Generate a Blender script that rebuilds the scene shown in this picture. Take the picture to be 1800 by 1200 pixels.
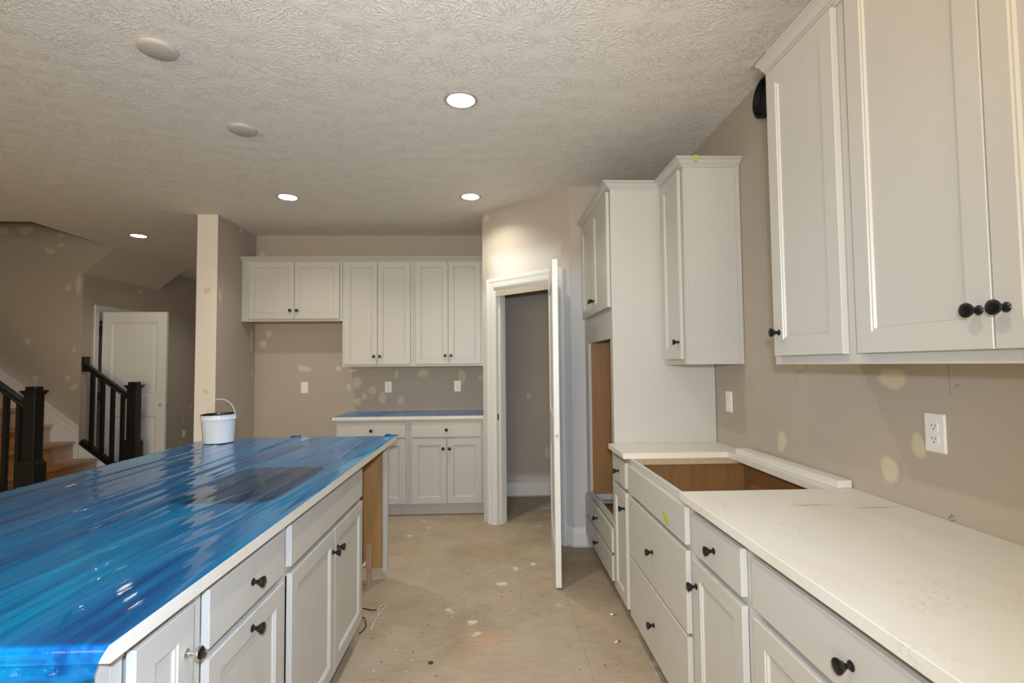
import bpy, bmesh, math, random
from mathutils import Vector, Matrix
random.seed(7)
SC = bpy.context.scene
for o in list(bpy.data.objects): bpy.data.objects.remove(o)
COL = SC.collection
PI = math.pi

# ------------------------------------------------------------------ camera
F_PX, YAW, PIT, ROL, CAM_H = 905.38, 0.037795, 0.045664, -0.009334, 1.3779
cam = bpy.data.cameras.new('camera'); cam_o = bpy.data.objects.new('camera', cam); COL.objects.link(cam_o)
cam.sensor_width = 36; cam.lens = F_PX / 1800 * 36; cam.clip_start = 0.02; cam.clip_end = 60
cy, sy, cp, sp = math.cos(YAW), math.sin(YAW), math.cos(PIT), math.sin(PIT)
rh = Vector((cy, -sy, 0)); fw = Vector((sy*cp, cy*cp, sp)); uh = Vector((-sy*sp, -cy*sp, cp))
cr, sr = math.cos(ROL), math.sin(ROL)
R = rh*cr + uh*sr; U = -rh*sr + uh*cr
m = Matrix((R, U, -fw)).transposed().to_4x4(); m.translation = Vector((0, 0, CAM_H))
cam_o.matrix_world = m
SC.camera = cam_o

# ------------------------------------------------------------------ light and exposure
SC.view_settings.view_transform = 'Standard'; SC.view_settings.look = 'None'
SC.view_settings.gamma = 1; SC.view_settings.use_curve_mapping = False
SC.view_settings.exposure = 0.0
CAN_W, FLASH_W, DAY_W, BOUNCE_W = 12.2, 17.0, 140.0, 75.0
CAN_C, FLASH_C, DAY_C, BOUNCE_C = (1.0, 1.0, 0.92), (0.82, 1.02, 1.36), (1.0, 0.83, 0.52), (0.95, 0.75, 0.52)
w = bpy.data.worlds.new('world'); SC.world = w; w.use_nodes = True
bg = w.node_tree.nodes['Background']; bg.inputs[0].default_value = (0.95, 0.82, 0.6, 1); bg.inputs[1].default_value = 1.0

def lamp(name, kind, loc, power, col, rot=(0, 0, 0), **k):
    l = bpy.data.lights.new(name, kind); l.energy = power; l.color = col
    for a, b in k.items(): setattr(l, a, b)
    o = bpy.data.objects.new(name, l); COL.objects.link(o); o.location = loc; o.rotation_euler = rot
    return o
# camera flash just above the lens (its hard shadows fall down-left on the right wall)
lamp('camera_flash', 'SPOT', (0.0, -0.09, 1.51), FLASH_W*10, FLASH_C, (PI/2 - 0.05, 0, 0.32), spot_size=2.6, spot_blend=1.0, shadow_soft_size=0.03)
# its second head, turned up at the ceiling
lamp('bounce_flash', 'SPOT', (0.0, -0.25, 1.62), BOUNCE_W, BOUNCE_C, (PI - 0.55, 0, 0), spot_size=2.4, spot_blend=0.8, shadow_soft_size=0.04)
# daylight through the wide window opening in the wall behind the camera
lamp('window_daylight', 'AREA', (-1.9, -3.62, 1.35), DAY_W, DAY_C, (-PI/2, 0, PI), shape='RECTANGLE', size=4.2, size_y=1.9)
CANS = [(-0.155, 2.630), (-1.655, 4.195), (-0.172, 4.170), (-3.675, 5.450), (-0.155, 0.6), (-3.7, 0.9), (-3.7, -1.2), (-0.6, -1.4), (-3.7, 3.1), (-3.5, 7.3)]  # out-of-view ones, except the hall's, are added for warm ambient light

# ------------------------------------------------------------------ materials
def lin(c):
    return tuple((x/12.92 if x <= .04045 else ((x+.055)/1.055)**2.4) for x in [v/255 for v in c])
class NT:
    def __init__(s, name):
        s.m = bpy.data.materials.new(name); s.m.use_nodes = True; s.t = s.m.node_tree
        s.p = s.t.nodes['Principled BSDF']; s.out = s.t.nodes['Material Output']
    def n(s, typ, ins=None, **k):
        nd = s.t.nodes.new(typ)
        for a, b in k.items(): setattr(nd, a, b)
        for a, b in (ins or {}).items():
            if isinstance(b, bpy.types.NodeSocket): s.t.links.new(b, nd.inputs[a])
            else: nd.inputs[a].default_value = b
        return nd
    def ln(s, a, b): s.t.links.new(a, b)
    def coord(s, scale=(1, 1, 1), rot=(0, 0, 0)):
        tc = s.n('ShaderNodeTexCoord')
        return s.n('ShaderNodeMapping', {'Vector': tc.outputs['Object'], 'Scale': scale, 'Rotation': rot}).outputs[0]
    def math(s, op, a, b=0.0, c=None):
        d = {0: a, 1: b}
        if c is not None: d[2] = c
        return s.n('ShaderNodeMath', d, operation=op).outputs[0]
    def noise(s, vec, scale, det=3, rough=.5, out='Fac'):
        return s.n('ShaderNodeTexNoise', {'Vector': vec, 'Scale': scale, 'Detail': det, 'Roughness': rough}).outputs[out]
    def ramp(s, fac, pts):
        r = s.n('ShaderNodeValToRGB', {0: fac}); cr_ = r.color_ramp
        while len(cr_.elements) < len(pts): cr_.elements.new(0.5)
        for e, (p, c) in zip(cr_.elements, pts):
            e.position = p; e.color = (*c, 1) if len(c) == 3 else c
        return r.outputs[0]
    def mix(s, f, a, b, typ='MIX'):
        r = s.n('ShaderNodeMix', data_type='RGBA', blend_type=typ)
        for i, v in ((0, f), (6, a), (7, b)):
            if isinstance(v, bpy.types.NodeSocket): s.ln(v, r.inputs[i])
            else: r.inputs[i].default_value = (*v, 1) if isinstance(v, tuple) and len(v) == 3 else v
        return r.outputs[2]
    def bump(s, h, strength=.3, dist=.01):
        b = s.n('ShaderNodeBump', {'Height': h, 'Strength': strength, 'Distance': dist})
        s.ln(b.outputs[0], s.p.inputs['Normal']); return b.outputs[0]
    def base(s, c):
        if isinstance(c, bpy.types.NodeSocket): s.ln(c, s.p.inputs['Base Color'])
        else: s.p.inputs['Base Color'].default_value = (*c, 1)
    def rough(s, r):
        if isinstance(r, bpy.types.NodeSocket): s.ln(r, s.p.inputs['Roughness'])
        else: s.p.inputs['Roughness'].default_value = r

def paint(name, rgb, rough=.5, bump=.05, bscale=180, var=.03, vscale=2.5, spec=.5):
    k = NT(name); c = lin(rgb); v = k.coord()
    n1 = k.noise(v, vscale, 4, .6)
    k.base(k.mix(n1, tuple(x*(1-var*2) for x in c), tuple(min(1, x*(1+var)) for x in c)))
    k.rough(rough); k.p.inputs['Specular IOR Level'].default_value = spec
    if bump: k.bump(k.noise(v, bscale, 2), bump, .002)
    return k.m
M = {}
M['cab'] = paint('cabinet_paint', (196, 192, 182), .38, .03, 300, .015)
M['trim'] = paint('trim_paint', (226, 224, 217), .4, .03, 250, .01)
M['wall'] = paint('wall_paint', (182, 170, 154), .75, .12, 220, .035, 1.6, .3)
M['white_wall'] = paint('primer_white', (232, 223, 208), .75, .1, 220, .03, 2, .3)
M['soffit'] = paint('soffit_paint', (206, 196, 180), .8, .15, 160, .02, 2, .3)
M['black'] = paint('black_stain', (13, 12, 11), .42, .1, 120, .1)
M['knob'] = paint('knob_black', (12, 12, 12), .3, 0)
M['plastic'] = paint('white_plastic', (238, 236, 230), .3, 0, 1, .0)
M['slot'] = paint('slot_dark', (60, 55, 48), .6, 0)
M['dark'] = paint('dark_void', (14, 16, 18), .6, 0)
M['disc'] = paint('cover_plastic', (190, 181, 168), .5, 0, 1, .0)
M['tape'] = paint('green_tape', (176, 196, 60), .6, .1)
M['pencil'] = paint('pencil_line', (132, 121, 110), .9, 0)
M['ring'] = paint('light_trim', (172, 167, 158), .4, 0, 1, 0)
M['cord'] = paint('cord_white', (205, 195, 175), .5, 0)
M['cord_dark'] = paint('cord_dark', (60, 48, 40), .5, 0)
M['butt'] = paint('filter_paper', (150, 95, 60), .8, 0)
M['pail'] = paint('pail_plastic', (226, 232, 236), .18, 0, 1, .0)

def mk_ceiling():
    k = NT('ceiling_stomp'); k.base(lin((232, 226, 214))); k.rough(.7)
    v = k.coord()
    warp = k.n('ShaderNodeVectorMath', {0: k.n('ShaderNodeTexNoise', {'Vector': v, 'Scale': 9.0, 'Detail': 2.0}).outputs['Color'], 1: (.5, .5, .5)}, operation='SUBTRACT').outputs[0]
    vw = k.n('ShaderNodeVectorMath', {0: v, 1: k.n('ShaderNodeVectorMath', {0: warp, 'Scale': .07}, operation='SCALE').outputs[0]}, operation='ADD').outputs[0]
    vor = k.n('ShaderNodeTexVoronoi', {'Vector': vw, 'Scale': 4.6}, voronoi_dimensions='2D', feature='F1')
    d = k.n('ShaderNodeVectorMath', {0: vw, 1: vor.outputs['Position']}, operation='SUBTRACT').outputs[0]
    sx = k.n('ShaderNodeSeparateXYZ', {0: d})
    ln_ = k.n('ShaderNodeVectorMath', {0: k.n('ShaderNodeCombineXYZ', {0: sx.outputs[0], 1: sx.outputs[1]}).outputs[0]}, operation='NORMALIZE').outputs[0]
    col = k.n('ShaderNodeSeparateColor', {0: vor.outputs['Color']})
    s2 = k.n('ShaderNodeSeparateXYZ', {0: ln_})
    zz = k.math('ADD', k.math('MULTIPLY', vor.outputs['Distance'], 1.4), k.math('MULTIPLY', col.outputs[0], 40))
    vec = k.n('ShaderNodeCombineXYZ', {0: k.math('MULTIPLY', s2.outputs[0], 3.2), 1: k.math('MULTIPLY', s2.outputs[1], 3.2), 2: zz}).outputs[0]
    nn = k.noise(vec, 2.6, 1.5, .55)
    ridge = k.math('SUBTRACT', 1.0, k.math('MULTIPLY', k.math('ABSOLUTE', k.math('SUBTRACT', nn, .5)), 17.0))
    ridge = k.math('MAXIMUM', ridge, 0.0)
    ridge = k.math('MULTIPLY', ridge, k.n('ShaderNodeMapRange', {'Value': vor.outputs['Distance'], 'From Min': .10, 'From Max': .34}, interpolation_type='SMOOTHSTEP').outputs[0])
    # broken curls between the bursts
    n2 = k.noise(vw, 24, 2, .5)
    r2 = k.math('MAXIMUM', k.math('SUBTRACT', 1.0, k.math('MULTIPLY', k.math('ABSOLUTE', k.math('SUBTRACT', n2, .5)), 16.0)), 0.0)
    h = k.math('ADD', ridge, k.math('MULTIPLY', r2, .45))
    h = k.math('ADD', h, k.math('MULTIPLY', k.noise(v, 90, 2), .35))
    k.bump(h, .75, .0024)
    return k.m
M['ceiling'] = mk_ceiling()

def mk_wood(name, a, b, scale=1.0, axis='Z', rough=.45):
    k = NT(name)
    s = {'Z': (14, 14, .9), 'X': (.9, 14, 14), 'Y': (14, .9, 14)}[axis]
    v = k.coord(tuple(x*scale for x in s))
    n1 = k.noise(v, 2.2, 6, .65); n2 = k.noise(v, 14, 3, .5)
    f = k.math('ADD', k.math('MULTIPLY', n1, .75), k.math('MULTIPLY', n2, .3))
    k.base(k.ramp(f, [(.3, lin(a)), (.72, lin(b))])); k.rough(rough); k.bump(n2, .08, .002)
    return k.m
M['maple'] = mk_wood('maple_veneer', (160, 116, 64), (188, 144, 90))
M['maple_dark'] = mk_wood('cabinet_interior', (132, 92, 46), (156, 113, 62))
M['maple_y'] = mk_wood('maple_edge', (205, 160, 100), (226, 190, 135), axis='Y')
M['raw'] = mk_wood('raw_pine', (160, 122, 90), (188, 152, 116))
M['chip'] = paint('particle_board', (196, 172, 138), .8, .4, 400, .2, 60)

def mk_tread():
    k = NT('stair_tread_wood'); v = k.coord((2, 9, 9)); n1 = k.noise(v, 2.0, 5, .6)
    c = k.ramp(n1, [(.3, lin((142, 88, 44))), (.7, lin((186, 130, 78)))])
    # primer overspray towards the far skirt board (world y about 6)
    tc = k.n('ShaderNodeTexCoord'); sx = k.n('ShaderNodeSeparateXYZ', {0: tc.outputs['Object']})
    f = k.n('ShaderNodeMapRange', {'Value': k.math('ADD', sx.outputs[1], k.math('MULTIPLY', k.noise(k.coord(), 3), .35)), 'From Min': 5.75, 'From Max': 6.15}).outputs[0]
    k.base(k.mix(k.math('MULTIPLY', f, .85), c, lin((196, 178, 158)))); k.rough(.6)
    return k.m
M['tread'] = mk_tread()

def mk_floor():
    k = NT('subfloor_ply'); v = k.coord()
    n1 = k.noise(v, 3.0, 6, .62); n2 = k.noise(k.coord((1.5, 7, 1)), 7, 6, .75); n3 = k.noise(v, 1.1, 3, .5)
    f = k.math('ADD', k.math('MULTIPLY', n1, .55), k.math('MULTIPLY', n2, .45))
    c = k.ramp(f, [(.28, lin((132, 112, 88))), (.42, lin((158, 139, 112))), (.55, lin((172, 153, 126))), (.75, lin((190, 173, 148)))])
    c = k.mix(k.ramp(n3, [(.42, (0, 0, 0)), (.66, (.55, .55, .55))]), c, lin((174, 160, 146)))
    # white drywall-mud splashes
    vor = k.n('ShaderNodeTexVoronoi', {'Vector': k.n('ShaderNodeVectorMath', {0: v, 1: k.n('ShaderNodeVectorMath', {0: k.n('ShaderNodeTexNoise', {'Vector': v, 'Scale': 14.0}).outputs['Color'], 'Scale': .09}, operation='SCALE').outputs[0]}, operation='ADD').outputs[0], 'Scale': 5.0})
    sp_ = k.ramp(vor.outputs['Distance'], [(.10, (.75, .75, .75)), (.17, (0, 0, 0))])
    gate = k.ramp(k.noise(v, 2.3, 2), [(.46, (0, 0, 0)), (.60, (1, 1, 1))])
    c = k.mix(k.math('MULTIPLY', sp_, gate), c, lin((222, 212, 196)))
    # dark chips and scuffs
    v2 = k.n('ShaderNodeTexVoronoi', {'Vector': v, 'Scale': 17.0})
    s2 = k.ramp(v2.outputs['Distance'], [(.05, (.7, .7, .7)), (.10, (0, 0, 0))])
    g2 = k.ramp(k.noise(v, 5.1, 2), [(.52, (0, 0, 0)), (.6, (1, 1, 1))])
    c = k.mix(k.math('MULTIPLY', s2, g2), c, lin((112, 92, 70)))
    # red chalk stains, each with its own place
    for (px, py, r_) in ((-0.13, 4.22, .15), (-0.042, 2.66, .13), (.5, 1.6, .1)):
        dd = k.n('ShaderNodeVectorMath', {0: v, 1: (px, py, 0)}, operation='DISTANCE').outputs['Value']
        dd = k.math('ADD', dd, k.math('MULTIPLY', k.noise(v, 12, 3), .16))
        st = k.ramp(dd, [(r_*.55+.04, (.26, .26, .26)), (r_+.09, (0, 0, 0))])
        c = k.mix(st, c, lin((214, 146, 118)))
    k.base(c); k.rough(.72)
    k.bump(k.math('ADD', n2, k.math('MULTIPLY', k.noise(v, 60, 3), .6)), .25, .002)
    return k.m
M['floor'] = mk_floor()

def mk_quartz():
    k = NT('white_quartz'); v = k.coord()
    c = lin((224, 219, 206))
    n = k.n('ShaderNodeVectorMath', {0: v, 1: k.n('ShaderNodeVectorMath', {0: k.n('ShaderNodeTexNoise', {'Vector': v, 'Scale': 7.0, 'Detail': 4.0}).outputs['Color'], 'Scale': .25}, operation='SCALE').outputs[0]}, operation='ADD').outputs[0]
    a = k.noise(n, 22, 4, .6)
    vein = k.math('MAXIMUM', k.math('SUBTRACT', 1.0, k.math('MULTIPLY', k.math('ABSOLUTE', k.math('SUBTRACT', a, .5)), 60)), 0)
    gate = k.ramp(k.noise(v, 4.5, 3), [(.53, (0, 0, 0)), (.62, (1, 1, 1))])
    cc = k.mix(k.math('MULTIPLY', k.math('MULTIPLY', vein, gate), .4), c, lin((150, 140, 128)))
    dust = k.ramp(k.noise(k.coord((1, .35, 1)), 6.0, 4, .6), [(.5, (0, 0, 0)), (.75, (.45, .45, .45))])
    cc = k.mix(dust, cc, lin((214, 196, 168)))
    for (px, py) in ((1.03, 1.66), (1.22, 1.62)):
        q = k.n('ShaderNodeVectorMath', {0: k.n('ShaderNodeVectorMath', {0: v, 1: (px, py, .914)}, operation='SUBTRACT').outputs[0], 1: (11, 75, 1)}, operation='MULTIPLY').outputs[0]
        dd = k.n('ShaderNodeVectorMath', {0: q}, operation='LENGTH').outputs['Value']
        cc = k.mix(k.ramp(dd, [(.2, (.6, .6, .6)), (1, (0, 0, 0))]), cc, lin((176, 140, 92)))
    k.base(cc); k.rough(k.ramp(k.noise(v, 3), [(.3, (.38, .38, .38)), (.7, (.5, .5, .5))]))
    return k.m
M['quartz'] = mk_quartz()

def mk_film():
    k = NT('blue_protective_film'); v = k.coord((4.0, .28, 4.0), (0, 0, .06)); v1 = k.coord()
    st = k.noise(v, 2.6, 5, .62); fine = k.noise(k.coord((26, 1.1, 26), (0, 0, .06)), 2.0, 3, .55)
    f = k.math('ADD', k.math('MULTIPLY', st, .62), k.math('MULTIPLY', fine, .38))
    tint = k.ramp(f, [(.36, (.02, .30, .70)), (.44, (.03, .46, .84)), (.56, (.04, .56, .91)), (.66, (.05, .70, .98))])
    col = k.ramp(f, [(.36, (.000, .06, .26)), (.47, (.001, .18, .52)), (.66, (.002, .42, .9))])
    dif = k.n('ShaderNodeBsdfDiffuse', {0: col}).outputs[0]
    trl = k.n('ShaderNodeBsdfTranslucent', {0: (.005, .6, .95, 1)}).outputs[0]
    body = k.n('ShaderNodeMixShader', {0: .3, 1: dif, 2: trl}).outputs[0]
    tra = k.n('ShaderNodeBsdfTransparent', {0: tint}).outputs[0]
    mx = k.n('ShaderNodeMixShader', {0: .74, 1: body, 2: tra}).outputs[0]
    h = k.math('ADD', k.math('MULTIPLY', st, 1.0), k.math('MULTIPLY', fine, .15))
    h = k.math('ADD', h, k.math('MULTIPLY', k.noise(v1, 110, 2), .006))
    b = k.n('ShaderNodeBump', {'Height': h, 'Strength': .22, 'Distance': .006}).outputs[0]
    gl = k.n('ShaderNodeBsdfGlossy', {0: (1, 1, 1, 1), 'Roughness': .04, 'Normal': b}).outputs[0]
    fr = k.n('ShaderNodeFresnel', {'IOR': 1.42, 'Normal': b}).outputs[0]
    fin = k.n('ShaderNodeMixShader', {0: fr, 1: mx, 2: gl}).outputs[0]
    k.ln(fin, k.out.inputs[0])
    return k.m
M['film'] = mk_film()
def mk_metal(name, c, r, metal=1.0):
    k = NT(name); k.base(lin(c)); k.rough(r); k.p.inputs['Metallic'].default_value = metal; return k.m
M['steel'] = mk_metal('brushed_steel', (150, 150, 150), .3)
M['sink'] = mk_metal('sink_steel', (82, 80, 80), .35)
M['chrome'] = mk_metal('chrome', (215, 215, 215), .12)
M['hinge'] = mk_metal('hinge_black', (16, 15, 14), .4, .3)
def mk_emit(name, c, s):
    k = NT(name); k.base((1, 1, 1)); k.p.inputs['Emission Color'].default_value = (*c, 1); k.p.inputs['Emission Strength'].default_value = s; return k.m
M['bulb'] = mk_emit('lamp_lens', (1.0, .86, .66), 9.0)
def mk_soft(name, rgb, alpha=1.0, soft=.35, nscale=22, under=(182, 170, 154)):
    """thin coat of filler or overspray over wall paint, feathered into the paint at its rim (uv.x is 0 centre, 1 rim)"""
    k = NT(name); v = k.coord(); c = lin(under); n1 = k.noise(v, 1.6, 4, .6)
    wallc = k.mix(n1, tuple(x*.93 for x in c), tuple(x*1.035 for x in c))
    uv = k.n('ShaderNodeUVMap'); sx = k.n('ShaderNodeSeparateXYZ', {0: uv.outputs[0]})
    r = k.math('ADD', sx.outputs[0], k.math('MULTIPLY', k.math('SUBTRACT', k.noise(v, nscale, 3), .5), .3))
    a = k.n('ShaderNodeMapRange', {'Value': r, 'From Min': .90-soft, 'From Max': .88, 'To Min': alpha, 'To Max': 0.0}, interpolation_type='SMOOTHSTEP').outputs[0]
    k.base(k.mix(a, wallc, lin(rgb))); k.rough(.75); k.p.inputs['Specular IOR Level'].default_value = .3
    k.bump(k.noise(v, 220, 2), .12, .002)
    return k.m
M['mud'] = mk_soft('joint_compound', (210, 200, 168), .78, .34)
M['mud_white'] = mk_soft('joint_compound_on_primer', (208, 192, 156), .6, .3, 22, (232, 223, 208))
M['spray'] = mk_soft('primer_overspray', (216, 212, 204), .85, .85, 5)
M['spray_flat'] = mk_soft('primer_coat', (206, 205, 200), .9, .3, 5)
M['spray_dim'] = mk_soft('primer_overspray_warm', (196, 184, 170), .8, .85, 5)

# ------------------------------------------------------------------ mesh helpers
class MB:
    def __init__(s, bevel=0): s.bm = bmesh.new(); s.bevel = bevel
    def face(s, pts):
        return s.bm.faces.new([s.bm.verts.new(p) for p in pts])
    def box(s, x0, x1, y0, y1, z0, z1, T=None):
        P = [Vector((x, y, z)) for z in (z0, z1) for y in (y0, y1) for x in (x0, x1)]
        if T: P = [T(p) for p in P]
        v = [s.bm.verts.new(p) for p in P]
        for q in ((0, 2, 3, 1), (4, 5, 7, 6), (0, 1, 5, 4), (2, 6, 7, 3), (0, 4, 6, 2), (1, 3, 7, 5)): s.bm.faces.new([v[i] for i in q])
        return s
    def prism(s, pts, ext):
        ext = Vector(ext); a = [s.bm.verts.new(p) for p in pts]; b = [s.bm.verts.new(Vector(p)+ext) for p in pts]
        n = len(a); s.bm.faces.new(a); s.bm.faces.new(b[::-1])
        for i in range(n): s.bm.faces.new((a[i], b[i], b[(i+1) % n], a[(i+1) % n]))
        return s
    def lathe(s, prof, T=None, seg=24, caps=True):
        rings = []
        for r, z in prof:
            ring = []
            for i in range(seg):
                a = 2*PI*i/seg; p = Vector((r*math.cos(a), r*math.sin(a), z)); ring.append(s.bm.verts.new(T(p) if T else p))
            rings.append(ring)
        for A_, B_ in zip(rings, rings[1:]):
            for i in range(seg): s.bm.faces.new((A_[i], A_[(i+1) % seg], B_[(i+1) % seg], B_[i]))
        if caps:
            for ring in (rings[0], rings[-1]):
                try: s.bm.faces.new(ring)
                except ValueError: pass
        return s
    def tube(s, path, r, seg=8, closed=False):
        path = [Vector(p) for p in path]; rings = []; N = len(path)
        up = Vector((0, 0, 1))
        for i, p in enumerate(path):
            t = (path[min(i+1, N-1)] - path[max(i-1, 0)]).normalized()
            a = t.cross(up);  a = a.normalized() if a.length > 1e-3 else Vector((1, 0, 0))
            b = t.cross(a).normalized()
            rr = r[i] if isinstance(r, (list, tuple)) else r
            rings.append([s.bm.verts.new(p + a*rr*math.cos(2*PI*k/seg) + b*rr*math.sin(2*PI*k/seg)) for k in range(seg)])
        for A_, B_ in zip(rings, rings[1:]):
            for i in range(seg): s.bm.faces.new((A_[i], A_[(i+1) % seg], B_[(i+1) % seg], B_[i]))
        s.bm.faces.new(rings[0]); s.bm.faces.new(rings[-1])
        return s
    def sweep(s, path, prof):
        """profile (outward offset, height) swept along a plan path with mitred corners; outward is to the left of travel"""
        path = [Vector(p) for p in path]; N = len(path); rings = []
        for i, p in enumerate(path):
            d1 = (path[i]-path[i-1]).normalized() if i else (path[1]-path[0]).normalized()
            d2 = (path[i+1]-path[i]).normalized() if i < N-1 else d1
            n1 = Vector((-d1.y, d1.x, 0)); n2 = Vector((-d2.y, d2.x, 0))
            mt = (n1+n2); mt = mt/(mt.dot(n1)) if mt.length > 1e-6 else n1
            rings.append([s.bm.verts.new(p + mt*o + Vector((0, 0, z))) for o, z in prof])
        k = len(prof)
        for A_, B_ in zip(rings, rings[1:]):
            for i in range(k): s.bm.faces.new((A_[i], B_[i], B_[(i+1) % k], A_[(i+1) % k]))
        s.bm.faces.new(rings[0]); s.bm.faces.new(rings[-1][::-1])
        return s
    def plate(s, outer, holes, z0, z1, top=True, bottom=True):
        """flat slab with holes; outer and holes are lists of (x, y)"""
        for z, on in ((z0, bottom), (z1, top)):
            if not on: continue
            es = []
            for loop in [outer]+holes:
                vs = [s.bm.verts.new((x, y, z)) for x, y in loop]
                es += [s.bm.edges.new((vs[i], vs[(i+1) % len(vs)])) for i in range(len(vs))]
            bmesh.ops.triangle_fill(s.bm, use_beauty=True, edges=es)
        for loop in [outer]+holes:
            n = len(loop)
            for i in range(n):
                a, b = loop[i], loop[(i+1) % n]
                s.face([(*a, z0), (*b, z0), (*b, z1), (*a, z1)])
        return s
    def build(s, name, mat, parent=None, smooth=False, merge=True):
        bm = s.bm
        if merge: bmesh.ops.remove_doubles(bm, verts=bm.verts, dist=1e-5)
        bmesh.ops.recalc_face_normals(bm, faces=bm.faces)
        if s.bevel:
            es = [e for e in bm.edges if len(e.link_faces) == 2 and e.calc_face_angle(0) > .9]
            bmesh.ops.bevel(bm, geom=es, offset=s.bevel, segments=1, affect='EDGES', clamp_overlap=True)
        me = bpy.data.meshes.new(name); bm.to_mesh(me); bm.free()
        for mm in (mat if isinstance(mat, list) else [mat]): me.materials.append(mm)
        if smooth:
            me.polygons.foreach_set('use_smooth', [True]*len(me.polygons))
            if smooth != 'all': me.set_sharp_from_angle(angle=.7)
        o = bpy.data.objects.new(name, me); COL.objects.link(o)
        if parent:
            o.parent = parent
            w_ = parent_world(parent); o.matrix_parent_inverse = w_.inverted()
        return o
def parent_world(p):
    mm = Matrix.Identity(4)
    while p:
        mm = (p.matrix_parent_inverse @ p.matrix_basis) @ mm if p.parent else p.matrix_basis @ mm
        p = p.parent
    return mm
def tag(o, label, cat, group=None):
    o['label'] = label; o['category'] = cat
    if group: o['group'] = group
    return o
def struct(o): o['kind'] = 'structure'; return o
def thing(name, loc, label, cat, group=None):
    o = bpy.data.objects.new(name, None); COL.objects.link(o); o.location = loc; o.empty_display_size = .1
    return tag(o, label, cat, group)
class Fr:
    """local frame: u along the face, v up, n out of the face"""
    def __init__(s, o, u, n): s.o = Vector(o); s.u = Vector(u); s.n = Vector(n); s.v = Vector((0, 0, 1))
    def __call__(s, p): return s.o + s.u*p[0] + s.n*p[1] + s.v*p[2]
    def box(s, mb, u0, u1, n0, n1, v0, v1): mb.box(u0, u1, n0, n1, v0, v1, s); return mb

# ------------------------------------------------------------------ reusable pieces
def knob_at(fr, u, v, n, parent, mat='knob', scale=1.0, label=None):
    o_ = fr(Vector((u, n, v))); N_ = fr.n; a = fr.u; b = fr.v
    T = lambda p: o_ + (a*p.x + b*p.y + N_*p.z)*scale
    prof = [(.0001, 0), (.0095, 0), (.0105, .0015), (.009, .0035), (.0055, .005), (.0048, .010), (.0062, .013), (.0105, .019), (.0145, .0255), (.0155, .0285), (.0150, .0305), (.0125, .0318), (.006, .0326), (.0001, .0328)]
    k = MB().lathe(prof, T, 20).build('knob', M[mat], parent, True)
    if label: k['label'] = label
    return k
def rect_rings(mb, fr, u0, u1, v0, v1, rings):
    loops = []
    for ins, dep in rings:
        loops.append([mb.bm.verts.new(fr(Vector((u, dep, v)))) for u, v in ((u0+ins, v0+ins), (u1-ins, v0+ins), (u1-ins, v1-ins), (u0+ins, v1-ins))])
    for A_, B_ in zip(loops, loops[1:]):
        for i in range(4): mb.bm.faces.new((A_[i], A_[(i+1) % 4], B_[(i+1) % 4], B_[i]))
    return loops
def cab_door(fr, u0, u1, v0, v1, n0, parent, kn=None, kmat='knob', name='door', stile=.056, klabel=None):
    t = .020
    mb = MB()
    rings = [(.003, n0), (0, n0+.002), (0, n0+t-.0015), (.0015, n0+t), (stile, n0+t), (stile+.0022, n0+t-.0035), (stile+.0065, n0+t-.0035), (stile+.0105, n0+t-.009), (stile+.0105, n0+.002)]
    L_ = rect_rings(mb, fr, u0, u1, v0, v1, rings)
    A_, B_ = L_[-1], L_[0]
    for i in range(4): mb.bm.faces.new((A_[i], A_[(i+1) % 4], B_[(i+1) % 4], B_[i]))
    d = mb.build(name, M['cab'], parent)
    p = MB(); s_ = stile+.0108; fr.box(p, u0+s_, u1-s_, n0+.004, n0+t-.0088, v0+s_, v1-s_); p.build('panel', M['cab'], d)
    if kn: knob_at(fr, kn[0], kn[1], n0+t, d, kmat, 1.0, klabel)
    return d
def drawer(fr, u0, u1, v0, v1, n0, parent, kn=None, name='drawer'):
    t = .020; mb = MB(.0015); fr.box(mb, u0, u1, n0, n0+t, v0, v1)
    d = mb.build(name, M['cab'], parent)
    if kn: knob_at(fr, kn[0], kn[1], n0+t, d)
    return d
def face_frame(fr, u0, u1, v0, v1, parent, stiles, rails, t=.019):
    """stiles: list of (u0,u1); rails: list of (v0,v1)"""
    mb = MB()
    for a, b in stiles: fr.box(mb, a, b, -t, 0, v0, v1)
    st = sorted(stiles)
    for (a0, a1), (b0, b1) in zip(st, st[1:]):
        for c, d in rails: fr.box(mb, a1, b0, -t, -.0004, c, d)
    return mb.build('face_frame', M['cab'], parent, merge=False)
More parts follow.
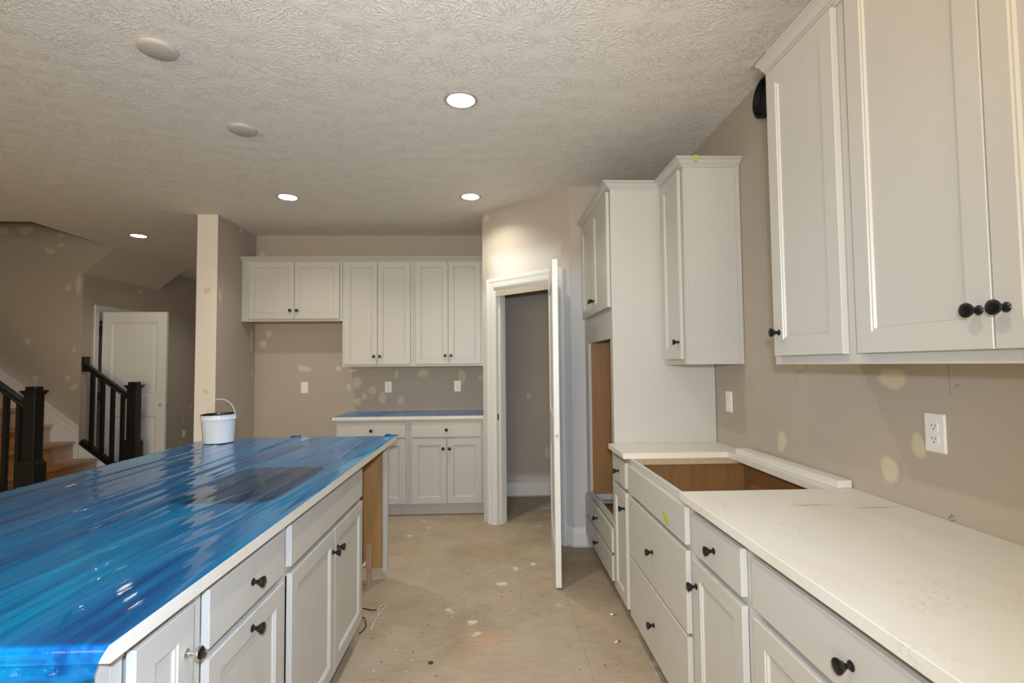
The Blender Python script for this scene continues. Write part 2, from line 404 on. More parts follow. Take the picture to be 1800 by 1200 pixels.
def plate_outlet(fr, u, v, name, label, cat, group=None, kind='duplex'):
    """fr origin on the wall surface, n pointing into the room"""
    c = fr(Vector((u, 0, v))); t = thing(name, c, label, cat, group)
    mb = MB(); rect_rings(mb, fr, u-.035, u+.035, v-.0575, v+.0575, [(0, 0), (0, .0035), (.004, .006), (.03, .006)])
    fr.box(mb, u-.033, u+.033, .0, .0058, v-.055, v+.055)
    mb.build('cover_plate', M['plastic'], t)
    for dv in ((-.0195, .0195) if kind == 'duplex' else (0,)):
        if kind == 'duplex':
            mb = MB(); o_ = fr(Vector((u, .0058, v+dv)))
            pts = []
            for i in range(20):
                a = 2*PI*i/20; pts.append(fr(Vector((u+max(-.0145, min(.0145, .0172*math.cos(a))), .0058, v+dv+max(-.0135, min(.0135, .0172*math.sin(a)))))))
            mb.prism(pts, fr.n*.0022); r = mb.build('receptacle', M['plastic'], t)
            mb = MB()
            for du, hh in ((-.0062, .0042), (.0062, .0034)): fr.box(mb, u+du-.0011, u+du+.0011, .0079, .0083, v+dv-hh+.003, v+dv+hh+.003)
            fr.box(mb, u-.0022, u+.0022, .0079, .0083, v+dv-.0095, v+dv-.0055)
            mb.build('slots', M['slot'], r)
    mb = MB(); o_ = fr(Vector((u, .006, v))); mb.lathe([(.0001, 0), (.003, 0), (.0026, .001), (.0001, .0012)], lambda p: o_+fr.u*p.x+fr.v*p.y+fr.n*p.z, 10); mb.build('screw', M['plastic'], t)
    return t
def blob(fr, u, v, ru, rv, parent, mat='mud', name='spackle_patch', n=.0007, seed=None, square=False):
    rnd = random.Random(seed if seed is not None else int((u*7.3+v*13.7)*1000))
    seg = 22; ph = rnd.random()*6; k1 = rnd.uniform(.05, .16); k2 = rnd.uniform(.03, .1); ph2 = rnd.random()*6
    bm = bmesh.new(); uvl = bm.loops.layers.uv.new('UVMap'); rings = []
    for rr in (.55, .8, 1.12):
        ring = []
        for i in range(seg):
            a = 2*PI*i/seg; q = rr*(1 if square else 1+k1*math.sin(2*a+ph)+k2*math.sin(3*a+ph2))
            cu, cv = math.cos(a), math.sin(a)
            if square: mx = max(abs(cu), abs(cv)); cu /= mx; cv /= mx
            ring.append((bm.verts.new(fr(Vector((u+ru*q*cu, n, v+rv*q*cv)))), rr))
        rings.append(ring)
    cc = (bm.verts.new(fr(Vector((u, n, v)))), 0)
    def f(l):
        fa = bm.faces.new([x[0] for x in l])
        for lp, x in zip(fa.loops, l): lp[uvl].uv = (x[1]/1.12, 0)
    for i in range(seg):
        j = (i+1) % seg; f([cc, rings[0][i], rings[0][j]])
        for A_, B_ in zip(rings, rings[1:]): f([A_[i], B_[i], B_[j], A_[j]])
    me = bpy.data.meshes.new(name); bm.normal_update(); bm.to_mesh(me); bm.free(); me.materials.append(M[mat])
    o = bpy.data.objects.new(name, me); COL.objects.link(o); o.parent = parent
    return o
def soft_strip(fr, u0, u1, v0, v1, parent, mat='spray', shear=0.0, n=.0002, name='primer_overspray'):
    """rectangular band feathered at all its rims (sheared along v by u)"""
    bm = bmesh.new(); uvl = bm.loops.layers.uv.new('UVMap'); N = 10; g = []
    for i in range(N+1):
        row = []
        for j in range(N+1):
            a, b = i/N, j/N; uu = u0+(u1-u0)*a; vv = v0+(v1-v0)*b + shear*(uu-u0)
            r = max(abs(2*a-1)**3, abs(2*b-1)**1.2) if mat != 'spray_flat' else max(0, (b-.6)/.4)
            row.append((bm.verts.new(fr(Vector((uu, n, vv)))), r))
        g.append(row)
    for i in range(N):
        for j in range(N):
            l = [g[i][j], g[i+1][j], g[i+1][j+1], g[i][j+1]]; fa = bm.faces.new([x[0] for x in l])
            for lp, x in zip(fa.loops, l): lp[uvl].uv = (x[1], 0)
    me = bpy.data.meshes.new(name); bm.to_mesh(me); bm.free(); me.materials.append(M[mat])
    o = bpy.data.objects.new(name, me); COL.objects.link(o); o.parent = parent
    return o

# ------------------------------------------------------------------ the room
ZC = 2.758
Xw, Yw, Ysd, XS, XS2, XD, YT = 1.324, 5.445, 4.69, -2.467, -2.648, -4.657, 6.014
A = Vector((-.087, 4.628, 0)); B = Vector((.602, 3.926, 0)); Dg = (B-A).normalized(); Ng = Vector((Dg.y, -Dg.x, 0)); LG = (B-A).length
FR_BACK = Fr((0, Yw, 0), (1, 0, 0), (0, -1, 0))
FR_RIGHT = Fr((Xw, 0, 0), (0, 1, 0), (-1, 0, 0))
FR_SIDE = Fr((XS, 0, 0), (0, 1, 0), (1, 0, 0))
FR_PIL = Fr((0, Ysd, 0), (1, 0, 0), (0, -1, 0))
FR_TAN = Fr((0, YT, 0), (1, 0, 0), (0, -1, 0))
FR_DW = Fr((XD, 0, 0), (0, 1, 0), (1, 0, 0))
FR_DG = Fr(A, Dg, Ng)
FR_PF = Fr((0, B.y, 0), (1, 0, 0), (0, -1, 0))

# floor: a slab with plywood panels laid over it, rows 1.22 m deep, joints staggered
fl = struct(MB().box(-7.1, 2, -3.7, 9.2, -.10, -.020).build('floor', M['floor']))
rows = [(-3.7, -1.71), (-1.71, -.49), (-.49, .73), (.73, 1.95), (1.95, 3.168), (3.168, 4.388), (4.388, 5.607), (5.607, 6.83), (6.83, 9.2)]
for i, (y0, y1) in enumerate(rows):
    off = .432 if i % 2 == 0 else -.788
    xs = [x for x in [off + 2.44*k for k in range(-4, 3)] if -7.1 < x < 2]
    xs = [-7.1]+xs+[2]
    for a, b in zip(xs, xs[1:]):
        MB(.0006).box(a+.0004, b-.0004, y0+.0004, y1-.0004, -.020, 0).build('plywood_panel', M['floor'], fl)

# ceiling with the stairwell opening and the holes for the recessed lights
def circ(x, y, r, n=28): return [(x+r*math.cos(2*PI*i/n), y+r*math.sin(2*PI*i/n)) for i in range(n)]
outer = [(-7.1, -3.7), (1.45, -3.7), (1.45, 5.6), (-2.5, 5.6), (-2.5, 9.1), (-4.72, 9.1), (-4.72, 7.33), (-4.30, 7.33), (-4.30, 4.915), (-7.1, 4.915)]
ceil = struct(MB().plate(outer, [circ(x, y, .072) for x, y in CANS], ZC, ZC+.02).build('ceiling', M['ceiling']))

def wall(name, mb, mat='wall', parent=None):
    o = mb.build(name, M[mat], parent)
    if parent is None: struct(o)
    return o
H2 = 5.3
wr = wall('wall_right', MB().box(Xw, Xw+.12, -3.7, 5.6, 0, ZC))
wb = wall('wall_back', MB().box(XS-.05, Xw, Yw, Yw+.12, 0, ZC))
ws = wall('wall_alcove', MB().box(XS2, XS, Ysd+.0015, 9.1, 0, ZC))
wp = wall('wall_pillar', MB().box(XS2, XS, Ysd, Ysd+.0015, 0, ZC), 'white_wall')
# diagonal pantry wall with its door opening: three pieces of one mesh
S0, S1, HD = .156, .826, 2.045
mb = MB(); TH = .115
for u0, u1, v0, v1 in ((0, S0, 0, ZC), (S1, LG, 0, ZC), (S0, S1, HD, ZC)): FR_DG.box(mb, u0, u1, -TH, 0, v0, v1)
wd = wall('wall_pantry', mb)
wpf = wall('wall_pantry_front', MB().box(B.x, Xw, B.y, B.y+.115, 0, ZC))
wps = wall('wall_pantry_side', MB().box(A.x, A.x+.1, A.y+.01, Yw, 0, ZC))
# stair wall, hallway door wall, ends
mb = MB().box(-7.1, XD, YT, YT+.115, 0, H2); mb.prism([(XD, YT, 2.468), (-4.30, YT, ZC), (-4.30, YT, ZC+.02), (XD, YT, ZC+.02)], (0, .0115, 0))
wt = wall('wall_stair', mb)
DY0, DY1, DH = 6.255, 7.02, 2.06
mb = MB()
for y0, y1, z0, z1 in ((YT+.115, DY0, 0, ZC), (DY1, 9.1, 0, ZC), (DY0, DY1, DH, ZC)): mb.box(XD-.115, XD, y0, y1, z0, z1)
wdr = wall('wall_hall', mb)
wall('wall_hall_end', MB().box(XD-.1, XS2, 9.0, 9.12, 0, ZC))
wall('wall_closet', MB().box(-5.8, -5.7, YT+.116, 7.6, 0, ZC-.01).box(-5.7, XD-.116, 7.5, 7.6, 0, ZC-.01).box(-5.7, XD-.116, YT+.116, 7.5, 2.5, 2.56))
# outer shell behind the camera: left wall and the rear wall with a wide window opening
wall('wall_left', MB().box(-7.2, -7.1, -3.7, 6.1, 0, H2))
mb = MB()
for x0, x1, z0, z1 in ((-7.1, -4.0, 0, ZC), (.2, 1.45, 0, ZC), (-4.0, .2, 0, .35), (-4.0, .2, 2.35, ZC)): mb.box(x0, x1, -3.6, -3.5, z0, z1)
wall('wall_rear', mb)
mb = MB()
for x in (-4.0, -2.62, -1.24, .14): mb.box(x, x+.06, -3.58, -3.52, .35, 2.35)
mb.box(-4, .2, -3.58, -3.52, .35, .41); mb.box(-4, .2, -3.58, -3.52, 2.29, 2.35)
struct(mb.build('window_1', M['trim']))
# stairwell shaft above the ceiling
wall('wall_stairwell', MB().box(-7.1, -4.30, 4.80, 4.914, ZC+.021, H2).box(-4.30, -4.2, 4.80, YT+.115, ZC+.02, H2).box(XD, -4.3, YT, YT+.115, ZC+.021, H2).box(-7.1, -4.2, 4.8, 6.2, H2, H2+.05))
# sloped soffit beyond the stair wall: underside of the upper flight
mb = MB(); mb.prism([(-4.30, YT+.012, ZC), (XD, YT+.012, 2.468), (XD, YT+.012, ZC+.01), (-4.30, YT+.012, ZC+.01)], (0, 1.304, 0))
wall('wall_soffit', mb, 'soffit')

# filler patches, measured on each wall
PATCH = {
 'back': (FR_BACK, wb, [(-1.959, 1.359, 0.082, 0.041), (-1.608, 1.361, 0.041, 0.035), (-1.456, 1.336, 0.047, 0.024), (-1.414, 1.211, 0.065, 0.065), (-1.502, 1.165, 0.023, 0.047), (-1.255, 1.127, 0.047, 0.053), (-1.343, 1.063, 0.03, 0.048), (-1.407, 1.016, 0.041, 0.053), (-1.155, 1.049, 0.047, 0.071), (-0.96, 1.017, 0.041, 0.059), (-0.729, 1.299, 0.077, 0.047), (-0.325, 1.259, 0.053, 0.09), (-1.007, 1.29, 0.023, 0.053), (-0.127, 1.246, 0.036, 0.047), (-2.325, 1.723, 0.03, 0.047), (-2.382, 1.617, 0.046, 0.053), (-2.405, 2.56, 0.041, 0.03)]),
 'side': (FR_SIDE, ws, [(5.36, 1.659, 0.05, 0.142), (4.746, 2.029, 0.039, 0.073), (5.117, 2.738, 0.034, 0.028), (5.38, 1.321, 0.026, 0.054)]),
 'pillar': (FR_PIL, wp, [(-2.554, 2.073, 0.04, 0.031), (-2.553, 1.168, 0.029, 0.025)]),
 'tan': (FR_TAN, wt, [(-5.035, 2.726, 0.07, 0.04), (-4.912, 2.798, 0.05, 0.033), (-4.928, 2.903, 0.05, 0.033), (-5.313, 2.962, 0.106, 0.052), (-5.544, 2.955, 0.075, 0.052), (-4.822, 2.301, 0.038, 0.058), (-4.71, 2.333, 0.038, 0.137), (-5.247, 1.695, 0.038, 0.045), (-4.739, 1.594, 0.025, 0.039), (-5.152, 1.27, 0.043, 0.045), (-4.798, 1.273, 0.038, 0.045), (-4.721, 1.176, 0.049, 0.051)]),
 'dw': (FR_DW, wdr, [(6.957, 2.389, 0.077, 0.038), (7.919, 2.578, 0.057, 0.034), (8.153, 0.788, 0.06, 0.044), (7.97, 0.581, 0.042, 0.042), (7.924, 0.274, 0.071, 0.025), (6.165, 1.042, 0.025, 0.169)]),
 'right': (FR_RIGHT, wr, [(1.665, 1.322, 0.069, 0.043), (2.333, 1.018, 0.046, 0.057), (1.569, 1.115, 0.031, 0.047), (1.692, 1.019, 0.04, 0.057)]),
 'diag': (FR_DG, wd, [(0.057, 2.702, 0.037, 0.041)]),
 'pb': (FR_BACK, wb, [(0.375, 1.049, 0.036, 0.042), (0.566, 0.457, 0.036, 0.071)])}
for k_, (fr_, par, lst) in PATCH.items():
    for i, (u, v, ru, rv) in enumerate(lst): blob(fr_, u, v, ru, rv, par, 'mud_white' if k_ == 'pillar' else 'mud', seed=i*31+len(lst), n=.0006+.00012*i)
# primer overspray around the fresh trim
soft_strip(FR_DG, .0, LG, 1.98, 2.42, wd, 'spray')
soft_strip(FR_PF, B.x+.0005, .709, .002, 2.42, wpf, 'spray_flat')
soft_strip(FR_DG, .90, LG-.0005, .002, 2.42, wd, 'spray_flat', n=.0004)
soft_strip(FR_DG, .001, .07, .002, 2.25, wd, 'spray_flat', n=.0004)
soft_strip(FR_BACK, .0, Xw, .05, .28, wb, 'spray')
soft_strip(FR_TAN, -6.6, XD, 2.02, 2.42, wt, 'spray_dim', -.753)
soft_strip(FR_DW, YT+.118, 7.15, 1.95, 2.44, wdr, 'spray_dim')
soft_strip(FR_DW, YT+.118, 6.24, .3, 2.4, wdr, 'spray_dim', n=.0004)
# pencil marks on the right wall
def pencil(pts, r=.0005):
    MB().tube([FR_RIGHT(Vector((a, .0006, b))) for a, b in pts], r, 5).build('pencil_mark', M['pencil'], wr, merge=False)
pencil([(2.175+.05*math.cos(a), 1.372+.05*math.sin(a)*.75) for a in [PI*1.0+i*PI/10 for i in range(11)]])
pencil([(2.165+.045*math.cos(a), 1.30+.045*math.sin(a)) for a in [-1.3+i*.26 for i in range(12)]])
pencil([(1.431, 1.298), (1.430, 1.308), (1.416, 1.309)], .001)
pencil([(1.452, 1.372), (1.450, 1.33), (1.447, 1.28)], .0005)
for q in ([(1.475, .92), (1.455, .932)], [(1.47, .925), (1.462, .937)], [(1.466, .916), (1.45, .922)]): pencil(q, .001)
pencil([(2.62, 1.30), (2.60, 1.27), (2.57, 1.24)])
pencil([(2.43, 2.50), (2.41, 2.47), (2.42, 2.44)])

# ------------------------------------------------------------------ casings, baseboards
def casing(fr, u0, u1, top, parent_name, wdt=.086):
    t = .016
    mb = MB()
    prof = [(0, 0), (0, .010), (.012, .014), (.05, .015), (.062, t+.002), (wdt-.004, t+.002), (wdt, t-.002), (wdt, 0)]
    # side legs and header as mitred sweep in the wall plane
    path = [(u0, 0), (u0, top), (u1, top), (u1, 0)]
    dirs = [(-1, 0), (-1, 1), (1, 1), (1, 0)]
    rings = []
    for (pu, pv), (du, dv) in zip(path, dirs):
        rings.append([mb.bm.verts.new(fr(Vector((pu+du*o, n, pv+dv*o)))) for o, n in prof])
    k = len(prof)
    for A_, B_ in zip(rings, rings[1:]):
        for i in range(k): mb.bm.faces.new((A_[i], B_[i], B_[(i+1) % k], A_[(i+1) % k]))
    mb.bm.faces.new(rings[0]); mb.bm.faces.new(rings[-1])
    return mb.build(parent_name, M['trim'])
BASE_PROF = [(0, .016), (.012, .016), (.014, .020), (.014, .118), (.010, .126), (.010, .132), (.004, .140), (0, .148)]
def baseboard(name, path):
    return struct(MB().sweep(path, BASE_PROF).build(name, M['trim']))
struct(casing(FR_DG, S0-.006, S1+.006, HD+.006, 'trim_1'))
# jamb of the pantry opening with its stop
mb = MB()
for u0, u1 in ((S0-.006, S0+.012), (S1-.012, S1+.006)): FR_DG.box(mb, u0, u1, -TH-.002, .001, 0, HD)
FR_DG.box(mb, S0, S1, -TH-.002, .001, HD-.012, HD+.006)
for u0, u1 in ((S0+.012, S0+.022), (S1-.022, S1-.012)): FR_DG.box(mb, u0, u1, -.075, -.040, 0, HD-.012)
FR_DG.box(mb, S0+.012, S1-.012, -.075, -.040, HD-.022, HD-.012)
struct(mb.build('trim_2', M['trim']))
MB().prism([FR_DG(Vector((S0+.0115, -.028, .90))), FR_DG(Vector((S0+.0125, -.028, .90))), FR_DG(Vector((S0+.0125, -.012, .90))), FR_DG(Vector((S0+.0115, -.012, .90)))], (0, 0, .055))\
    .build('strike_plate', M['steel'], bpy.data.objects['trim_2'])
struct(casing(FR_DW, DY0+.0, DY1, DH, 'trim_3', .070))
struct(MB().box(XD-.117, XD+.001, DY0-.001, DY0+.016, 0, DH).box(XD-.117, XD+.001, DY1-.016, DY1+.001, 0, DH).box(XD-.117, XD+.001, DY0, DY1, DH-.016, DH).build('trim_4', M['trim']))
baseboard('baseboard_pantry_back', [(Xw-.05, Yw, 0), (A.x+.1, Yw, 0)])
s_out = S1+.006+.086
baseboard('baseboard_pantry_front', [(.700, B.y, 0), (B.x, B.y, 0), tuple(FR_DG(Vector((s_out, 0, 0))))])
baseboard('baseboard_alcove', [(XS, 4.70, 0), (XS, Yw, 0)][::-1])
baseboard('baseboard_back', [(-1.47, Yw, 0), (XS, Yw, 0)])
baseboard('baseboard_pillar', [(XS, Ysd, 0), (XS2, Ysd, 0)])
baseboard('baseboard_hall', [(XD, 9.0, 0), (XD, DY1+.07, 0)])

# ------------------------------------------------------------------ passage doors
def leaf(name, fr, wdt, hgt, label, knob_side, parent_label_cat='door'):
    """fr: u along the leaf from hinge to latch edge, n = thickness direction (0..t)"""
    t = .035; root = thing(name, fr(Vector((0, 0, 0))), label, parent_label_cat)
    st, lock0, lock1 = .105, .80, 1.03
    mb = MB(.001)
    # stiles, rails
    fr.box(mb, 0, st, 0, t, 0, hgt); fr.box(mb, wdt-st, wdt, 0, t, 0, hgt)
    for a, b in ((0, .20), (lock0, lock1), (hgt-.125, hgt)): fr.box(mb, st, wdt-st, 0, t, a, b)
    mb.build('door_slab', M['trim'], root, merge=False)
    for a, b in ((.20, lock0), (lock1, hgt-.125)):
        mb = MB()
        for face, sgn in ((0, 1), (t, -1)):
            L_ = rect_rings(mb, fr, st, wdt-st, a, b, [(0, face), (.006, face+sgn*.004), (.014, face+sgn*.004), (.022, face+sgn*.010), (.05, face+sgn*.006), (.056, face+sgn*.006)])
            mb.bm.faces.new(L_[-1])
        mb.build('panel', M['trim'], root)
    # latch plate with its bolt, and the bore for the knob
    mb = MB(); fr.box(mb, wdt-.0005, wdt+.001, t/2-.0125, t/2+.0125, .895, .952); lp = mb.build('latch_plate', M['trim'], root)
    o_ = fr(Vector((wdt+.001, t/2, .9235)))
    MB().lathe([(.0001, 0), (.0095, 0), (.0095, .002), (.0001, .002)], lambda p: o_+fr.n*p.x+fr.v*p.y+fr.u*p.z, 16).build('latch_bolt', M['steel'], lp)
    for face, sg in ((0, -1), (t, 1)):
        o2 = fr(Vector((wdt-.06, face, .9235)))
        MB().lathe([(.0001, .0012), (.021, .0012), (.0225, .0008), (.023, 0)], lambda p: o2+fr.u*p.x+fr.v*p.y+fr.n*sg*p.z, 20).build('knob_bore', M['disc'], root)
    return root
hp = FR_DG(Vector((S1-.008, .012, 0))); tip = Vector((.412, 3.205, 0))
ud = (tip-hp); ud.z = 0; WL = ud.length; ud.normalize(); nd = Vector((ud.y, -ud.x, 0))   # n to the left of travel = -x side
if nd.x > 0: nd = -nd
fl_ = Fr(Vector((hp.x, hp.y, .012)), ud, nd)
pd_ = leaf('pantry_door', fl_, WL, 2.03, 'white two-panel pantry door standing open, edge towards the viewer', 'l')
for z in (.2, 1.0, 1.8):
    mb = MB(); c_ = FR_DG(Vector((S1-.004, .008, z))); mb.lathe([(.006, 0), (.006, .09)], lambda p: c_+p, 10); mb.build('hinge', M['steel'], pd_)
fh = Fr(Vector((XD+.035, DY0+.018, .020)), (1, 0, 0), (0, 1, 0))
hd_ = leaf('hall_door', fh, .745, 2.03, 'white two-panel door standing open behind the black stair railing', 'r')
for z in (.28, 1.06, 1.84):
    MB().box(XD+.002, XD+.034, DY0+.012, DY0+.019, z-.045, z+.045).lathe([(.006, z-.045), (.006, z+.045)], lambda p: Vector((XD+.020+p.x, DY0+.012+p.y, p.z)), 10).build('hinge', M['hinge'], hd_, merge=False)

# ------------------------------------------------------------------ right-hand base run
XFR, XB = .711, Xw-.003
FB = Fr((XFR, 0, 0), (0, 1, 0), (-1, 0, 0))        # u = y, n towards -x
def toe(root, y0, y1, x=None):
    MB().box(XFR+.075, XFR+.09, y0, y1, 0, .1015).build('toe_kick', M['cab'], root)
def base_unit(label, y0, y1, drawers, doors, extra_st=()):
    root = thing('base_cabinet', (XFR+.3, (y0+y1)/2, 0), label, 'cabinet')
    MB().box(XFR+.0195, XB, y0+.001, y1-.001, .102, .884).build('cabinet_box', M['cab'], root)
    face_frame(FB, y0+.001, y1-.001, .102, .8838, root, [(y0+.001, y0+.034), (y1-.034, y1-.001)]+list(extra_st), [(.102, .135), (.69, .735), (.845, .8838)])
    toe(root, y0, y1)
    for a, b, kn in drawers: drawer(FB, a, b, .723, .857, .001, root, kn)
    for a, b, kn in doors: cab_door(FB, a, b, .105, .699, .001, root, kn)
    return root
base_unit('widest grey base cabinet nearest the viewer under the right-hand quartz counter', .626, 1.415,
          [(.655, 1.387, (1.0, .790))], [(1.024, 1.387, (1.07, .61)), (.655, 1.020, (.97, .61))], [(1.0, 1.04)])
base_unit('grey base cabinet with one drawer over one door, right of the open cooktop gap', 1.415, 1.835,
          [(1.446, 1.802, (1.622, .788))], [(1.446, 1.802, (1.772, .616))])
base_unit('narrow grey base cabinet with one drawer over one door, beside the oven tower', 2.690, 3.021,
          [(2.712, 2.990, (2.851, .789))], [(2.712, 2.990, (2.738, .614))])
base_unit('grey base cabinet at the counter end beside the viewer, mostly out of view', -.17, .626,
          [(-.14, .596, (.23, .79))], [(.232, .596, (.28, .61)), (-.14, .228, (.18, .61))])
# cooktop base: open top, wood interior, three drawer fronts
root = thing('cooktop_cabinet', (XFR+.3, 2.262, 0), 'grey three-drawer base cabinet with open wooden cooktop cavity', 'cabinet')
y0, y1 = 1.835, 2.690
face_frame(FB, y0+.001, y1-.001, .102, .8838, root, [(y0+.001, y0+.034), (y1-.034, y1-.001)], [(.102, .135), (.39, .43), (.69, .735), (.835, .8838)])
MB().box(XFR+.0195, XB, y0+.001, y0+.014, .102, .8838).build('side_panel', M['maple_dark'], root)
MB().box(XFR+.0195, XB, y1-.014, y1-.001, .102, .8838).build('side_panel', M['maple_dark'], root)
MB().box(XB-.012, XB, y0+.0145, y1-.0145, .102, .8838).build('back_panel', M['maple_dark'], root)
MB().box(XFR+.0195, XB-.0125, y0+.0145, y1-.0145, .70, .712).build('deck', M['maple_dark'], root)
MB().box(XFR+.02, XB-.013, y1-.075, y1-.0145, .865, .8835).build('support_strip', M['chip'], root)
MB().box(XFR+.02, XB-.013, y1-.032, y1-.0148, .8838, .8842).build('shim', M['maple_y'], root)
toe(root, y0, y1)
drawer(FB, 1.866, 2.650, .723, .857, .001, root, None, 'false_front')
drawer(FB, 1.866, 2.650, .410, .702, .001, root, (2.262, .557))
drawer(FB, 1.866, 2.650, .105, .398, .001, root, (2.262, .245))
# green tape flag on the false front
def tape(fr, pts, label):
    mb = MB(); mb.prism([fr(Vector((u, n, v))) for u, n, v in pts], fr.n*.0006)
    return tag(mb.build('tape_flag', M['tape']), label, 'tape')
tape(FB, [(2.098, .0216, .781), (2.112, .0216, .772), (2.088, .0216, .742), (2.050, .0216, .734), (2.038, .0216, .748), (2.062, .0216, .776)], 'scrap of green tape on the front below the cooktop gap')

# counter: one continuous slab with a notch left for the cooktop
XC = .673; HC = .914
mb = MB(.0012); out = [(XC, -.35), (Xw-.002, -.35), (Xw-.002, 3.0195), (XC, 3.0195), (XC, 2.675), (1.222, 2.675), (1.222, 1.869), (XC, 1.869)]
mb.prism([(x, y, .8845) for x, y in out], (0, 0, .0295))
tag(mb.build('countertop', M['quartz']), 'cream quartz worktop on the right-hand run, notched for a cooktop', 'countertop')
# loose upstand offcut lying along the wall
mb = MB(.0012); a = Vector((1.242, 2.618, .9146)); b = Vector((1.262, 1.868, .9146))
dd = (b-a).normalized(); nn = Vector((-dd.y, dd.x, 0)); 
if nn.x < 0: nn = -nn
mb.prism([a, b, b+nn*.056, a+nn*.056], (0, 0, .028))
tag(mb.build('quartz_strip', M['quartz']), 'loose narrow quartz strip lying along the wall behind the cooktop gap', 'stone strip')

# ------------------------------------------------------------------ oven tower
TY0, TY1 = 3.0225, 3.9235
root = thing('oven_tower', (XFR+.3, 3.47, 0), 'tall grey oven cabinet with an empty wooden oven opening', 'cabinet')
OY0, OY1, OZ0, OZ1 = 3.085, 3.800, .452, 1.532
FT = Fr((XFR, 0, 0), (0, 1, 0), (-1, 0, 0))
mb = MB()
for a, b in ((TY0, OY0), (OY1, TY1)): FT.box(mb, a, b, -.019, 0, .102, 2.44)
for c, d in ((.102, .125), (.255, .268), (.415, OZ0), (OZ1, 1.74), (2.40, 2.44)): FT.box(mb, OY0, OY1, -.019, -.0004, c, d)
mb.build('face_frame', M['cab'], root, merge=False)
# applied end panel with a slightly proud front stile and a thin top batten
mb = MB(); mb.box(XFR+.001, Xw-.004, TY0, TY0+.012, .102, 2.44); mb.build('side_panel', M['cab'], root)
mb = MB(); mb.box(XFR-.0008, XFR+.020, TY0-.0015, TY0+.004, .9145, 2.425).box(XFR+.020, 1.02, TY0-.0012, TY0+.002, 2.40, 2.425); mb.build('edge_stile', M['cab'], root, merge=False)
mb = MB(); mb.box(XFR+.0195, XB, TY1-.012, TY1, .102, 2.44); mb.build('side_panel', M['cab'], root)
MB().box(XFR+.0195, XB-.013, OY1, OY1+.012, OZ0-.05, OZ1+.03).build('cavity_side', M['maple_dark'], root)
MB().box(XFR+.0195, XB-.013, OY0-.012, OY0, OZ0-.05, OZ1+.03).build('cavity_side', M['maple_dark'], root)
MB().box(XB-.013, XB, TY0+.0125, TY1-.0125, .102, 2.44).build('back_panel', M['maple_dark'], root)
MB().box(XFR+.0195, XB-.0135, OY0, OY1, OZ1+.03, OZ1+.042).build('cavity_top', M['maple_dark'], root)
MB().box(XFR+.0195, XB-.0135, OY0, OY1, .345, .357).build('deck', M['maple_dark'], root)
MB().box(XFR+.022, XB-.014, OY1-.03, OY1-.001, OZ0-.06, OZ0-.018).build('cleat', M['cab'], root)
MB().box(XFR+.0195, XB, TY0+.0125, TY1-.0125, 2.42, 2.44).build('top_panel', M['cab'], root)
MB().box(XFR+.075, XFR+.09, TY0, TY1, 0, .1015).build('toe_kick', M['cab'], root)
drawer(FT, 3.052, 3.912, .272, .412, .001, root, (3.472, .350)); drawer(FT, 3.052, 3.912, .109, .252, .001, root, (3.472, .190))
cab_door(FT, 3.052, 3.4785, 1.720, 2.418, .001, root, (3.452, 1.806)); cab_door(FT, 3.4825, 3.912, 1.720, 2.418, .001, root, (3.510, 1.806))

# ------------------------------------------------------------------ right-hand wall cabinets
XU = 1.017; FU = Fr((XU, 0, 0), (0, 1, 0), (-1, 0, 0))
def wall_unit_r(label, y0, y1, doors, st=()):
    root = thing('wall_cabinet', (XU+.15, (y0+y1)/2, 1.372), label, 'cabinet')
    MB().box(XU+.0195, XB, y0+.0008, y1-.0008, 1.3723, 2.44).build('cabinet_box', M['cab'], root)
    face_frame(FU, y0, y1, 1.372, 2.44, root, [(y0+.0008, y0+.034), (y1-.034, y1-.0008)]+list(st), [(1.372, 1.412), (2.40, 2.44)])
    for a, b, kn in doors: cab_door(FU, a, b, 1.401, 2.417, .001, root, kn)
    return root
r1 = wall_unit_r('tall narrow grey wall cabinet with one knob beside the oven tower', 2.662, 3.0215, [(2.693, 2.972, (2.722, 1.492))])
MB().box(1.296, Xw-.004, 2.656, 2.6615, 1.372, 2.425).build('scribe_strip', M['cab'], r1)
MB().box(XU, XU+.010, 2.6605, 2.662, 1.372, 2.425).build('edge_stile', M['cab'], r1)
wall_unit_r('single-door grey wall cabinet left of the near double-door one, right wall', 1.402, 1.815, [(1.428, 1.786, (1.752, 1.482))])
wall_unit_r('large double-door grey wall cabinet at the upper right, nearest the viewer', .555, 1.4015, [(.987, 1.373, (1.014, 1.481)), (.585, .9835, (.957, 1.481))], [(.96, .998)])

# crown moulding: three runs
CR = [(0, 0), (.004, 0), (.006, .006), (.012, .008), (.014, .012), (.020, .014), (.034, .028), (.040, .030), (.044, .033), (.050, .034), (.050, .041), (0, .041)]
def crown(path, label): return tag(MB().sweep([(x, y, 2.4215) for x, y in path], CR).build('crown_moulding', M['cab']), label, 'moulding')
crown([(XFR-.0015, TY1), (XFR-.0015, TY0-.002), (XU-.0015, TY0-.002), (XU-.0015, 2.660), (Xw-.004, 2.660)][::-1], 'grey crown moulding stepping around the oven tower and narrow wall cabinet')
crown([(XU-.0015, .555), (XU-.0015, 1.80)], 'grey crown moulding with a raw cut end above the near wall cabinets')
tp = MB(); tp.box(1.058, 1.078, 2.606, 2.6075, 2.434, 2.4655).box(1.058, 1.078, 2.6075, 2.625, 2.4640, 2.4650)
tag(tp.build('tape_flag', M['tape'], merge=False), 'scrap of green tape on the crown moulding of the narrow wall cabinet', 'tape')

